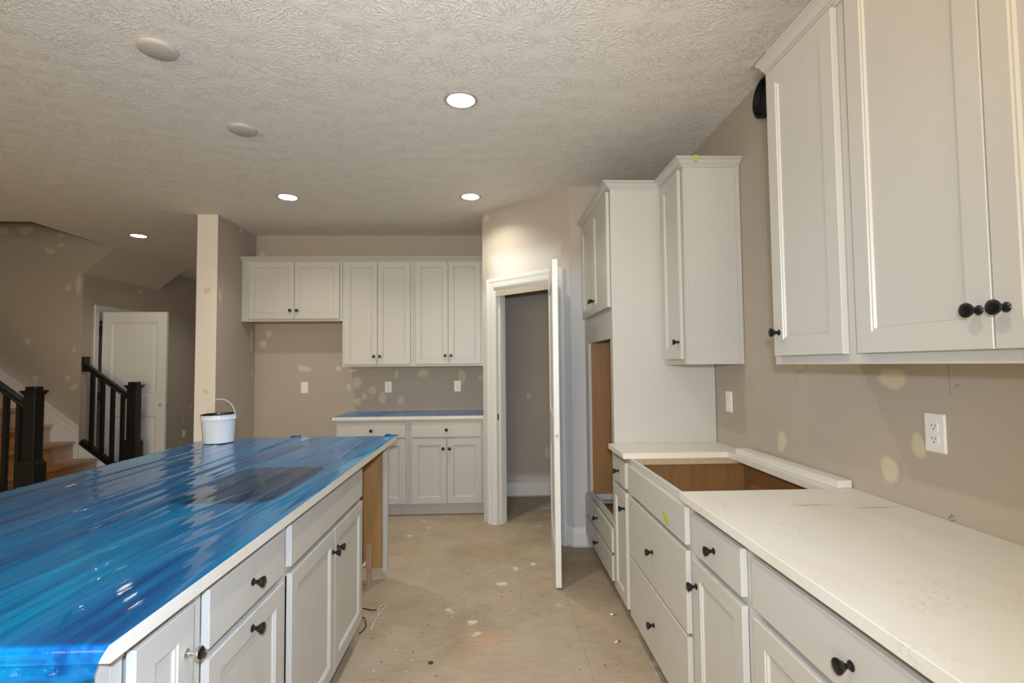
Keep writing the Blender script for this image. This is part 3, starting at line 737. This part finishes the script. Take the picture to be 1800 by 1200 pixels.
# ------------------------------------------------------------------ back run
YBF = 4.835; FBK = Fr((0, YBF, 0), (1, 0, 0), (0, -1, 0))
def back_base(label, x0, x1, dr, doors):
    root = thing('base_cabinet', ((x0+x1)/2, 5.1, 0), label, 'cabinet')
    MB().box(x0+.001, x1-.001, YBF+.0195, Yw-.003, .102, .884).build('cabinet_box', M['cab'], root)
    face_frame(FBK, x0, x1, .102, .8838, root, [(x0+.001, x0+.03), (x1-.03, x1-.001)], [(.102, .135), (.69, .735), (.845, .8838)])
    MB().box(x0, x1, YBF+.06, YBF+.075, 0, .1015).build('toe_kick', M['cab'], root)
    drawer(FBK, dr[0], dr[1], .721, .859, .001, root, ((dr[0]+dr[1])/2, .788))
    for a, b, k_ in doors: cab_door(FBK, a, b, .115, .703, .001, root, (k_, .615))
back_base('left base cabinet of the far run, partly hidden behind the island', -1.450, -.779, (-1.432, -.806), [(-1.432, -1.121, -1.150), (-1.117, -.806, -1.088)])
back_base('right base cabinet of the far run beside the pantry doorway', -.779, -.0885, (-.752, -.110), [(-.752, -.4305, -.461), (-.4265, -.110, -.403)])
mb = MB(.001); mb.box(-1.478, -.0885, 4.797, Yw-.002, .8845, .914)
tag(mb.build('countertop', M['quartz']), 'white quartz worktop of the far run under blue film', 'countertop')
YUF = 5.144; FUK = Fr((0, YUF, 0), (1, 0, 0), (0, -1, 0))
def back_wall_unit(label, x0, x1, z0, doors, kz, lst=.034):
    root = thing('wall_cabinet', ((x0+x1)/2, 5.3, z0), label, 'cabinet')
    MB().box(x0+.001, x1-.001, YUF+.0195, Yw-.003, z0+.014, 2.44).build('cabinet_box', M['cab'], root)
    MB().box(x0+.012, x1-.012, YUF+.0195, Yw-.003, z0+.002, z0+.0138).build('bottom_panel', M['maple'], root)
    face_frame(FUK, x0, x1, z0, 2.44, root, [(x0+.001, x0+lst), (x1-.03, x1-.001)], [(z0, z0+.04), (2.40, 2.44)])
    for a, b, k_ in doors: cab_door(FUK, a, b, z0+.024, 2.414, .001, root, (k_, kz), stile=.05)
back_wall_unit('short wall cabinet above the empty fridge alcove', XS+.001, -1.4845, 1.828, [(-2.386, -1.9505, -1.981), (-1.9465, -1.510, -1.916)], 1.932, .08)
back_wall_unit('left tall double-door wall cabinet over the far counter', -1.4835, -.787, 1.372, [(-1.458, -1.1385, -1.165), (-1.1345, -.814, -1.108)], 1.474)
back_wall_unit('right tall double-door wall cabinet over the far counter', -.787, -.0885, 1.372, [(-.761, -.4415, -.468), (-.4375, -.118, -.411)], 1.476)
crown([(-.0885, YUF-.0015), (XS+.001, YUF-.0015)], 'long grey crown moulding along the far wall cabinets')

# ------------------------------------------------------------------ island
XIF = -.687; FI = Fr((XIF, 0, 0), (0, 1, 0), (1, 0, 0)); XIB = -1.30
def isl_unit(label, y0, y1, dr, doors, name='base_cabinet', full=False, st=()):
    root = thing(name, (-1.0, (y0+y1)/2, 0), label, 'cabinet')
    if 'sink' in name:
        MB().box(XIB, XIF-.0195, y0+.001, y0+.013, .102, .884).build('side_panel', M['maple'], root)
        MB().box(XIB, XIF-.0195, y1-.013, y1-.001, .102, .884).build('side_panel', M['maple'], root)
        MB().box(XIB, XIB+.012, y0+.0135, y1-.0135, .102, .884).build('back_panel', M['maple'], root)
        MB().box(XIB+.0125, XIF-.0195, y0+.0135, y1-.0135, .102, .114).build('deck', M['maple'], root)
    else: MB().box(XIB, XIF-.0195, y0+.001, y1-.001, .102, .884).build('cabinet_box', M['cab'], root)
    rails = [(.102, .135), (.845, .8838)] + ([] if full else [(.69, .735)])
    face_frame(FI, y0, y1, .102, .8838, root, [(y0+.001, y0+.03), (y1-.03, y1-.001)]+list(st), rails)
    MB().box(XIF-.09, XIF-.075, y0, y1, 0, .1015).build('toe_kick', M['cab'], root)
    for d in dr: drawer(FI, d[0], d[1], .722, .858, .001, root, d[2], 'drawer' if d[2] else 'false_front')
    for a, b, z1, kn, km in doors: cab_door(FI, a, b, .108, z1, .001, root, kn, km, klabel='chrome-rimmed knob' if km == 'chrome' else None)
    return root
i1 = isl_unit('narrow full-height pull-out cabinet at the near end of the island', .972, 1.227, [], [(1.008, 1.196, .855, (1.168, .762), 'chrome')], full=True)
kc = [o for o in i1.children_recursive if o.name.startswith('knob')][0]
T_ = lambda p: Vector((XIF+.021+.0331+p.z*1.0, 1.168+p.x, .762+p.y))
MB().lathe([(.0001, 0), (.0128, 0), (.0115, .0008), (.0001, .0012)], T_, 20).build('knob_face', M['knob'], kc.parent, True)
isl_unit('island cabinet with one drawer over one door', 1.227, 1.722, [(1.258, 1.690, (1.476, .787))], [(1.258, 1.690, .699, (1.476, .662), 'knob')])
isl_unit('island sink cabinet with a false front over two doors', 1.722, 2.702, [(1.750, 2.672, None)], [(1.758, 2.2225, .699, (2.192, .612), 'knob'), (2.2265, 2.675, .699, (2.258, .612), 'knob')], 'sink_cabinet')
t_ = thing('end_panel', (-1.0, 3.45, 0), 'maple panel with grey edge closing the far end of the dishwasher gap', 'panel')
MB().box(-1.30, -.722, 3.44, 3.455, .07, .884).build('wood_panel', M['maple'], t_)
MB().box(-.7215, -.692, 3.425, 3.465, .055, .884).build('edge_strip', M['cab'], t_)
t2 = thing('island_back_panel', (-1.40, 2.2, 0), 'grey panelled back and near end of the island', 'panel')
MB().box(-1.33, -1.301, .93, 3.465, 0, .884).build('back_panel', M['cab'], t2)
MB().box(-1.3005, XIF, .935, .970, 0, .884).build('side_panel', M['cab'], t2)
# island slab with the sink cutout
def rrect(x0, x1, y0, y1, r, n=6):
    pts = []
    for cx, cy_, a0 in ((x1-r, y1-r, 0), (x0+r, y1-r, PI/2), (x0+r, y0+r, PI), (x1-r, y0+r, 1.5*PI)):
        for i in range(n+1): pts.append((cx+r*math.cos(a0+i*PI/2/n), cy_+r*math.sin(a0+i*PI/2/n)))
    return pts
IX0, IX1, IY0, IY1 = -1.866, -.645, .912, 3.485
SX0, SX1, SY0, SY1 = -1.135, -.765, 1.822, 2.455
hole = rrect(SX0, SX1, SY0, SY1, .075)
tag(MB().plate([(IX0, IY0), (IX1, IY0), (IX1, IY1), (IX0, IY1)], [hole], .8845, .914).build('island_countertop', M['quartz']), 'white quartz slab on the island under blue film', 'countertop')
sk = thing('sink', (-.95, 2.13, .66), 'dark steel undermount sink seen dimly through the blue film', 'sink')
mb = MB(); o1 = rrect(SX0-.004, SX1+.004, SY0-.004, SY1+.004, .078); o2 = rrect(SX0+.01, SX1-.01, SY0+.01, SY1-.01, .07)
va = [mb.bm.verts.new((x, y, .884)) for x, y in o1]; vb = [mb.bm.verts.new((x, y, .665)) for x, y in o2]
for i in range(len(va)): j = (i+1) % len(va); mb.bm.faces.new((va[i], va[j], vb[j], vb[i]))
mb.bm.faces.new(vb); mb.build('basin', M['sink'], sk)
MB().lathe([(.0001, .667), (.04, .667), (.043, .670), (.03, .6715), (.0001, .669)], lambda p: Vector((-.95+p.x, 2.3+p.y, p.z)), 20).build('drain', M['dark'], sk)

# protective film: wrinkled sheet on the island, folded down over its near end
def folds(x, y):
    h = 0.0
    def ridge(px, py, qx, qy, wd_, hh):
        L_ = math.hypot(qx-px, qy-py); t = ((x-px)*(qx-px)+(y-py)*(qy-py))/L_/L_
        d = abs((x-px)*(qy-py)-(y-py)*(qx-px))/L_
        if t < -.15 or t > 1.15: return 0
        e = min(1, (t+.15)/.3, (1.15-t)/.3)
        return hh*e*max(0, 1-d/wd_)**1.4
    h += ridge(-1.281, 1.1, -1.29, 3.4, .018, .007); h += ridge(-1.33, 1.0, -1.40, 3.3, .014, .004)
    h += ridge(-1.156, 1.0, -1.13, 3.0, .013, .004); h += ridge(-1.70, 1.1, -1.66, 3.2, .014, .004)
    h += ridge(-1.55, .95, -1.60, 3.1, .012, .003); h += ridge(-.83, 1.0, -.70, 2.5, .010, .003)
    h += ridge(-.86, 1.4, -.79, 2.9, .012, .003); h += ridge(-1.0, 2.3, -.88, 3.45, .014, .004)
    h += ridge(-1.05, .93, -.93, 1.9, .013, .003); h += ridge(-.75, .95, -.95, 1.3, .010, .003)
    h += .00035*math.sin(x*61+2.3*math.sin(y*1.1)) + .00018*math.sin(x*131+y*2.1+1.5*math.sin(y*1.3))
    return h
def film_sheet(name, xs, ys, zbase, drape=None, fold=folds, edge=.02):
    bm = bmesh.new(); V = []
    x0, x1, y0, y1 = xs[0], xs[-1], ys[0], ys[-1]
    for j, y in enumerate(ys):
        row = []
        for x in xs:
            e = min(1.0, max(0.0, min(x-x0, x1-x, y1-y, (y-y0))/edge))
            row.append(bm.verts.new((x, y, zbase + .0012 + max(0, fold(x, y)+.0018)*e)))
        V.append(row)
    for a, b in zip(V, V[1:]):
        for i in range(len(xs)-1): bm.faces.new((a[i], a[i+1], b[i+1], b[i]))
    if drape:
        prev = V[0]
        for k in range(1, drape['n']+1):
            row = []
            for i, x in enumerate(xs):
                y, z, xx = drape['f'](x, k/drape['n']); row.append(bm.verts.new((xx, y, z)))
            for i in range(len(xs)-1): bm.faces.new((row[i], row[i+1], prev[i+1], prev[i]))
            prev = row
    me = bpy.data.meshes.new(name); bm.normal_update(); bm.to_mesh(me); bm.free(); me.materials.append(M['film'])
    me.polygons.foreach_set('use_smooth', [True]*len(me.polygons))
    o = bpy.data.objects.new(name, me); COL.objects.link(o); return o
def lsp(a, b, n): return [a+(b-a)*i/n for i in range(n+1)]
def drape(x, t):
    # t 0..1 downwards; bends round the slab edge, then hangs with creases
    rnd = .004*math.sin(x*31+t*5)+.003*math.sin(x*67-t*9)+.002*math.sin(x*13+t*21)
    z = HC-.001-t*.46
    y = IY0-.0035 - (0 if t < .07 else (.003+rnd*min(1, (t-.07)*6)+.010*t))
    f = (x-IX0)/(IX1-IX0)
    xx = x - max(0, f-.55)/.45*(.115*min(1, t*1.9)**1.1 + .006*math.sin(t*30))
    return y, z, xx
isf = film_sheet('protective_film', lsp(IX0-.001, IX1-.001, 260), lsp(IY0-.002, IY1+.001, 200), HC, {'n': 46, 'f': drape})
tag(isf, 'wrinkled blue plastic film over the island top, hanging down its near end', 'plastic film')
# rolled corners of the film at the far end (parts of the sheet)
def roll(p, q, r, nm='rolled_corner'):
    p, q = Vector(p), Vector(q); pts = []; N = 9
    for i in range(N+1): t = i/N; pts.append(p.lerp(q, t)+Vector((0, .004*math.sin(9*t), .003*math.sin(7*t))))
    MB().tube(pts, [r*(.55+.45*math.sin(PI*min(1, .15+i/N*.85))) for i in range(N+1)], 10).build(nm, M['film'], isf, 'all', merge=False)
roll((-.72, 3.482, .919), (-.634, 3.490, .916), .008)
roll((-1.34, 3.486, .917), (-1.275, 3.49, .923), .0055)
def folds_b(x, y):
    h = 0
    for (cx, cy_, ang, ww, hh) in ((-1.2, 5.0, .10, .02, .007), (-1.1, 5.15, -.06, .018, .006), (-.9, 5.25, .05, .02, .005), (-1.3, 4.86, .03, .02, .006)):
        d = abs((y-cy_)*math.cos(ang)-(x-cx)*math.sin(ang)); h += hh*max(0, 1-d/ww)**1.5*max(0, 1-abs(x-cx)/.45)
    return h
bf = film_sheet('protective_film', lsp(-1.476, -.090, 120), lsp(4.799, Yw-.004, 70), HC, None, folds_b)
tag(bf, 'blue plastic film over the far counter by the pantry', 'plastic film')
MB().tube([(-1.482, 4.80, .905), (-1.484, 4.83, .899), (-1.483, 4.90, .903)], .006, 8).build('rolled_corner', M['film'], bf, 'all', merge=False)

# ------------------------------------------------------------------ pail on the island
PX, PY, PZ = -1.690, 3.262, .9200
pl = thing('pail', (PX, PY, PZ), 'white plastic pail with black lid and wire handle on the blue film', 'bucket')
Tp = lambda p: Vector((PX, PY, PZ)) + Matrix.Rotation(-.02, 3, 'Y') @ Vector((p.x*.925, p.y*.925, p.z*.895))
MB().lathe([(.0001, .0), (.086, 0), (.090, .004), (.1005, .150), (.1015, .152), (.1055, .156), (.1065, .166), (.104, .170), (.104, .182), (.107, .184), (.107, .190), (.103, .190), (.101, .172), (.0001, .172)], Tp, 40).build('pail_body', M['pail'], pl, True)
MB().lathe([(.0001, .178), (.094, .178), (.0955, .191), (.1015, .1915), (.1045, .188), (.1050, .194), (.1015, .197), (.093, .196), (.0915, .183), (.0001, .183)], Tp, 40).build('lid', M['knob'], pl, True)
hpts = [Tp(Vector((.108*math.cos(a), 0, .166+.128*math.sin(a)))) for a in [PI*i/24 for i in range(25)]]
hpts = [Vector((p.x, p.y+.02*math.sin(PI*i/24), p.z)) for i, p in enumerate(hpts)]
MB().tube(hpts, .0022, 8).build('handle', M['pail'], pl, 'all', merge=False)
for sx_ in (-1, 1): MB().lathe([(.0001, 0), (.009, 0), (.009, .006), (.0001, .007)], lambda p: Tp(Vector((sx_*(.1055+p.z), p.x, .166+p.y))), 12).build('handle_ear', M['pail'], pl)
# label with columns of small dark print on the left side of the pail
def arc_patch(a0, a1, z0, z1, off, nm, mat, par, n=6):
    mb = MB(); P = []
    for i in range(n+1):
        a = a0+(a1-a0)*i/n; row = []
        for z in (z0, z1):
            r = .090+(z-.004)/.146*.0105+off; row.append(mb.bm.verts.new(Tp(Vector((r*math.cos(a), r*math.sin(a), z)))))
        P.append(row)
    for a, b in zip(P, P[1:]): mb.bm.faces.new((a[0], b[0], b[1], a[1]))
    return mb.build(nm, mat, par)
lb = arc_patch(PI+.42, PI+.98, .02, .145, .0006, 'label', M['pail'], pl)
mb = MB(); rl = random.Random(3)
for rz in range(17):
    for cc in range(4):
        if rl.random() < .75:
            a0 = PI+.50+cc*.09; a1 = a0+rl.uniform(.03, .075); z0 = .025+rz*.007; z1 = z0+.004; Pq = []
            for a in (a0, a1):
                for z in (z0, z1): r = .090+(z-.004)/.146*.0105+.0012; Pq.append(Tp(Vector((r*math.cos(a), r*math.sin(a), z))))
            mb.face([Pq[0], Pq[2], Pq[3], Pq[1]])
mb.build('print', M['dark'], lb, merge=False)

# ------------------------------------------------------------------ outlets
plate_outlet(FR_RIGHT, 1.503, 1.1635, 'outlet', 'white duplex outlet on the right wall nearest the viewer', 'outlet')
plate_outlet(FR_RIGHT, 2.851, 1.162, 'outlet', 'white duplex outlet on the right wall beside the oven tower', 'outlet')
plate_outlet(FR_BACK, -1.955, 1.165, 'outlet', 'white outlet in the empty fridge alcove', 'outlet')
plate_outlet(FR_BACK, -1.092, 1.161, 'outlet', 'white outlet left of two above the far blue-filmed counter', 'outlet')
plate_outlet(FR_BACK, -.371, 1.163, 'outlet', 'white outlet right of two above the far blue-filmed counter', 'outlet')
plate_outlet(FR_DW, 7.991, .392, 'outlet', 'small outlet low on the hallway wall left of the pillar', 'outlet')

# ------------------------------------------------------------------ ceiling fittings
OUTL = {4: 'unseen recessed light added over the aisle beside the viewer', 5: 'unseen recessed light added left of the island behind the viewer', 6: 'unseen recessed light added rearmost at the left', 7: 'unseen recessed light added rearmost at the right', 8: 'unseen recessed light added left of the island top', 9: 'recessed ceiling light in the hall behind the pillar'}
LB = {0: 'lit recessed ceiling light nearest the viewer above the aisle', 1: 'lit recessed ceiling light in front of the fridge alcove', 2: 'lit recessed ceiling light in front of the pantry wall', 3: 'lit recessed ceiling light left of the pillar near the stairs'}
for i, (x, y) in enumerate(CANS):
    t = thing('recessed_light', (x, y, ZC), LB.get(i, OUTL.get(i)), 'ceiling light', 'recessed ceiling lights')
    T = lambda p, x=x, y=y: Vector((x+p.x, y+p.y, ZC+p.z))
    MB().lathe([(.0705, .012), (.0705, -.0012), (.0730, -.004), (.086, -.004), (.0885, -.0005), (.0705, -.0002)], T, 32, False).build('trim_ring', M['ring'], t, True)
    MB().lathe([(.0695, -.001), (.060, .055), (.052, .085), (.0001, .085)], T, 28, False).build('housing', M['plastic'], t, True)
    MB().lathe([(.0001, .060), (.045, .060), (.052, .066), (.0001, .072)], T, 24).build('lamp_lens', M['bulb'], t, True)
    lamp('recessed_lamp', 'AREA', (x, y, ZC+.052), CAN_W*(.5 if i == 3 else 1), CAN_C, (0, 0, 0), shape='DISK', size=.09)
for (x, y), lb_ in (((-1.436, 2.22), 'blank white round ceiling cover nearer the viewer'), ((-1.437, 2.98), 'blank white round ceiling cover farther from the viewer')):
    T = lambda p: Vector((x+p.x, y+p.y, ZC-p.z))
    tag(MB().lathe([(.0001, 0), (.077, 0), (.0775, .004), (.074, .012), (.064, .017), (.0001, .018)], T, 40).build('ceiling_cover', M['disc'], None, True), lb_, 'cover plate')
t = thing('ceiling_register', (1.26, 2.24, ZC), 'small rectangular register on the ceiling beside the near crown moulding', 'vent')
for x0, x1, y0, y1 in ((1.214, 1.226, 2.170, 2.304), (1.300, 1.312, 2.170, 2.304), (1.2262, 1.2998, 2.170, 2.182), (1.2262, 1.2998, 2.292, 2.304)): MB().box(x0, x1, y0, y1, ZC-.009, ZC-.0003).build('frame_bar', M['disc'], t)
for k_ in range(5): MB().box(1.2264, 1.2996, 2.188+k_*.021, 2.201+k_*.021, ZC-.006, ZC-.003).build('slat', M['disc'], t)
# exhaust duct stub behind the near wall cabinet
t = thing('exhaust_duct', (Xw, 2.36, 2.645), 'dark round exhaust duct opening in the wall behind the near wall cabinet', 'duct')
T = lambda p: Vector((Xw-.0005-p.z, 2.352+p.x, 2.640+p.y))
MB().lathe([(.090, 0), (.092, .004), (.0935, .030), (.090, .032), (.086, .030), (.0845, .002), (.0001, .0015)], T, 36, False).build('duct_pipe', M['dark'], t, True)

# ------------------------------------------------------------------ stairs
RISE, RUN, XR0 = .190, .2525, -4.20
NY, FY = 4.78, 6.07
st = thing('staircase', (-5.4, 5.4, 0), 'wooden stairs going up to the left between two black railings', 'stairs')
for i in range(11):
    x = XR0-i*RUN; z = (i+1)*RISE
    y1 = YT-.016 if x < XD-.2 else YT-.016
    MB(.004).box(x-RUN-.012, x+.028, NY+.03, YT-.016, z-.028, z).build('tread', M['tread'], st)
    MB().box(x-.016, x, NY+.03, YT-.016, z-RISE, z-.028).build('riser', M['tread'], st)
def sz(x): return .725+.753*(-4.647-x)          # top line of the skirt board
mb = MB(); mb.prism([(-7.09, YT-.014, sz(-7.09)), (XD, YT-.014, sz(XD)), (XD, YT-.014, .02), (-7.09, YT-.014, .02)], (0, .0135, 0)); mb.build('skirt_board', M['trim'], st)
mb = MB(); mb.prism([(-7.09, YT-.022, sz(-7.09)-.004), (XD+.004, YT-.022, sz(XD)-.004), (XD+.004, YT-.022, sz(XD)-.018), (-7.09, YT-.022, sz(-7.09)-.018)], (0, .009, 0)); mb.build('skirt_bead', M['trim'], st)
mb = MB(); mb.prism([(-7.09, YT-.018, sz(-7.09)-.10), (XD+.004, YT-.018, sz(XD)-.10), (XD+.004, YT-.018, sz(XD)-.108), (-7.09, YT-.018, sz(-7.09)-.108)], (0, .005, 0)); mb.build('skirt_bead', M['trim'], st)
def zs(x): return .600-.757*(x+4.705)          # top of the raked shoe rail
# far open stringer, white, under the far railing
mb = MB(); mb.prism([(XD+.001, YT+.001, zs(XD)-.036), (-4.172, YT+.001, zs(-4.172)-.036), (-4.172, YT+.001, 0), (XD+.001, YT+.001, 0)], (0, .112, 0)); mb.build('stringer', M['trim'], st)
mb = MB(); mb.prism([(-7.05, NY-.06, zs(-7.05)-.036), (-4.172, NY-.06, zs(-4.172)-.036), (-4.172, NY-.06, 0), (-7.05, NY-.06, 0)], (0, .088, 0)); mb.build('stringer', M['trim'], st)
def newel(x, y, label, wdt=.1):
    n = thing('newel_post', (x, y, 0), label, 'post', 'newel posts')
    h = wdt/2
    mb = MB(.003); mb.box(x-h, x+h, y-h, y+h, .575, 1.165); mb.build('shaft', M['black'], n)
    mb = MB(.003); mb.box(x-.070, x+.070, y-.070, y+.070, 0, .535); mb.build('base_block', M['black'], n)
    mb = MB(); a_ = [(x+sx*.070, y+sy_*.070, .5352) for sx, sy_ in ((-1, -1), (1, -1), (1, 1), (-1, 1))]; b_ = [(x+sx*h*1.01, y+sy_*h*1.01, .575) for sx, sy_ in ((-1, -1), (1, -1), (1, 1), (-1, 1))]
    va = [mb.bm.verts.new(p) for p in a_]; vb = [mb.bm.verts.new(p) for p in b_]
    for i in range(4): mb.bm.faces.new((va[i], va[(i+1) % 4], vb[(i+1) % 4], vb[i]))
    mb.bm.faces.new(va); mb.bm.faces.new(vb); mb.build('base_moulding', M['black'], n)
    mb = MB(.002); mb.box(x-h-.010, x+h+.010, y-h-.010, y+h+.010, 1.152, 1.172); mb.box(x-h-.020, x+h+.020, y-h-.020, y+h+.020, 1.172, 1.192)
    mb.build('cap_moulding', M['black'], n, merge=False)
    mb = MB(.006); mb.box(x-h+.004, x+h-.004, y-h+.004, y+h-.004, 1.192, 1.226); mb.build('cap', M['black'], n)
newel(-4.10, FY, 'black square newel post in front of the hall door')
newel(-4.10, NY, 'black square newel post nearest the viewer, at the left')
def railing(y, xe, n_bal, xb, label, rosette):
    r = thing('stair_railing', (-4.15, y, 0), label, 'railing', 'stair railings')
    zt = lambda x: 1.085-.735*(x+4.15)         # top of the handrail
    xa = -4.15
    mb = MB(); pr = [(-.030, -.062), (.030, -.062), (.030, -.050), (.022, -.040), (.022, -.030), (.032, -.018), (.030, -.004), (.016, 0), (-.016, 0), (-.030, -.004), (-.032, -.018), (-.022, -.030), (-.022, -.040), (-.030, -.050)]
    A_ = [mb.bm.verts.new((xa, y+a, zt(xa)+b)) for a, b in pr]; B_ = [mb.bm.verts.new((xe, y+a, zt(xe)+b)) for a, b in pr]; k = len(pr)
    for i in range(k): mb.bm.faces.new((A_[i], A_[(i+1) % k], B_[(i+1) % k], B_[i]))
    mb.bm.faces.new(A_); mb.bm.faces.new(B_); mb.build('handrail', M['black'], r)
    x2 = xe-.05 if not rosette else xe+.0
    mb = MB(); mb.prism([(x2-.02, y-.040, zs(x2-.02)-.034), (-4.17, y-.040, zs(-4.17)-.034), (-4.17, y-.040, zs(-4.17)), (x2-.02, y-.040, zs(x2-.02))], (0, .080, 0))
    if not rosette: mb.build('shoe_rail', M['black'], r)
    else:
        bmesh.ops.delete(mb.bm, geom=mb.bm.verts[:], context='VERTS')
        mb.prism([(XD+.0015, y-.056, zs(XD)-.034), (-4.17, y-.056, zs(-4.17)-.034), (-4.17, y-.056, zs(-4.17)-.008), (XD+.0015, y-.056, zs(XD)-.008)], (0, .112, 0))
        mb.prism([(XD+.0015, y-.030, zs(XD)-.008), (-4.17, y-.030, zs(-4.17)-.008), (-4.17, y-.030, zs(-4.17)+.018), (XD+.0015, y-.030, zs(XD)+.018)], (0, .060, 0))
        mb.build('shoe_rail', M['black'], r, merge=False)
    for i in range(n_bal):
        x = xb-i*.1135
        mb = MB(); hh = .0175
        mb.prism([(x-hh, y-hh, zs(x-hh)-.02), (x+hh, y-hh, zs(x+hh)-.02), (x+hh, y-hh, zt(x+hh)-.05), (x-hh, y-hh, zt(x-hh)-.05)], (0, 2*hh, 0)); mb.build('baluster', M['black'], r)
    if rosette:
        mb = MB(.003); mb.box(XD+.0015, XD+.026, y-.05, y+.045, zt(XD)-.11, zt(XD)+.06); mb.build('rosette', M['black'], r)
railing(FY, XD+.02, 4, -4.222, 'short black stair railing in front of the hall door', True)
railing(NY, -6.9, 20, -4.222, 'long black stair railing running out of frame at the left', False)

# ------------------------------------------------------------------ small things on the floor
w1 = thing('wood_offcut', (-.77, 3.30, 0), 'small frame of raw wood offcuts standing in the dishwasher gap', 'wood scrap')
MB().box(-.795, -.765, 3.29, 3.31, .0, .262).build('upright', M['raw'], w1)
MB().box(-.86, -.7955, 3.29, 3.31, .0, .020).build('foot', M['raw'], w1)
mb = MB(); mb.prism([(-.86, 3.285, .085), (-.797, 3.285, .150), (-.797, 3.285, .172), (-.86, 3.285, .107)], (0, .012, 0)); mb.build('brace', M['trim'], w1)
MB().box(-.885, -.8605, 3.28, 3.31, 0, .20).build('upright', M['maple_y'], w1)
tag(MB().tube([(-.645, 2.78, .004), (-.648, 2.86, .004), (-.640, 2.94, .005), (-.630, 3.01, .005), (-.622, 3.05, .005), (-.640, 3.068, .005), (-.660, 3.03, .006), (-.655, 2.98, .005), (-.644, 2.93, .009)], .0035, 6).build('cable', M['cord'], None, 'all', merge=False), 'pale looped cable on the floor by the island', 'cable')
tag(MB().tube([(-.748, 3.027, .004), (-.70, 3.004, .004), (-.666, 3.004, .004)], .003, 6).build('cable', M['cord_dark'], None, 'all', merge=False), 'thin dark cable crossing behind the pale looped cable', 'cable')
tag(MB().tube([(-.735, 2.925, .004), (-.70, 2.875, .02), (-.676, 2.81, .012), (-.688, 2.768, .004), (-.70, 2.75, .004)], .003, 6).build('cable', M['cord_dark'], None, 'all', merge=False), 'dark curl of cable poking out under the island sink cabinet', 'cable')
for (x, y, a, lb_) in ((.655, 2.872, 2.8, 'cigarette butt on the floor, farther one by the right-hand drawers'), (.612, 2.60, .45-PI, 'cigarette butt on the floor, nearer one by the right-hand drawers')):
    c_ = thing('cigarette_butt', (x, y, 0), lb_, 'litter')
    d_ = Vector((math.cos(a), math.sin(a), 0)); o_ = Vector((x, y, .0045))
    MB().tube([o_-d_*.014, o_+d_*.006], .004, 8).build('filter', M['butt'], c_, merge=False)
    MB().tube([o_+d_*.0062, o_+d_*.020], .004, 8).build('paper', M['plastic'], c_, merge=False)
tag(MB().lathe([(.0001, .0005), (.0125, .0005), (.0125, .003), (.0001, .003)], lambda p: Vector((-.298+p.x, 2.47+p.y, p.z)), 16).build('knockout_disc', M['slot']), 'small grey metal disc on the floor in the foreground', 'metal disc')
mb = MB(); rd = random.Random(11)
for i in range(95):
    x = rd.uniform(-.62, .62); y = rd.uniform(2.2, 4.6)
    if x + y > 4.4: continue
    s_ = rd.uniform(.002, .007); a = rd.random()*PI
    pts = [(x+s_*math.cos(a+k*1.57+rd.uniform(-.3, .3))*(1 if k % 2 else .45), y+s_*math.sin(a+k*1.57)*(1 if k % 2 else .45), .0006) for k in range(4)]
    mb.prism(pts, (0, 0, .0012))
d_ = mb.build('floor_debris', M['slot'], None, merge=False); tag(d_, 'dark crumbs and splinters scattered over the floor', 'debris'); d_['kind'] = 'stuff'
mb = MB()
for i in range(60):
    x = rd.gauss(-.35, .3); y = rd.uniform(2.3, 3.6)
    if x < -.62 or x > .6: continue
    s_ = rd.uniform(.002, .007); a = rd.random()*PI
    mb.prism([(x+s_*math.cos(a+k*1.57)*(1 if k % 2 else .5), y+s_*math.sin(a+k*1.57)*(1 if k % 2 else .5), .0006) for k in range(4)], (0, 0, .001))
d_ = mb.build('drywall_crumbs', M['trim'], None, merge=False); tag(d_, 'white drywall crumbs scattered near the island', 'debris'); d_['kind'] = 'stuff'
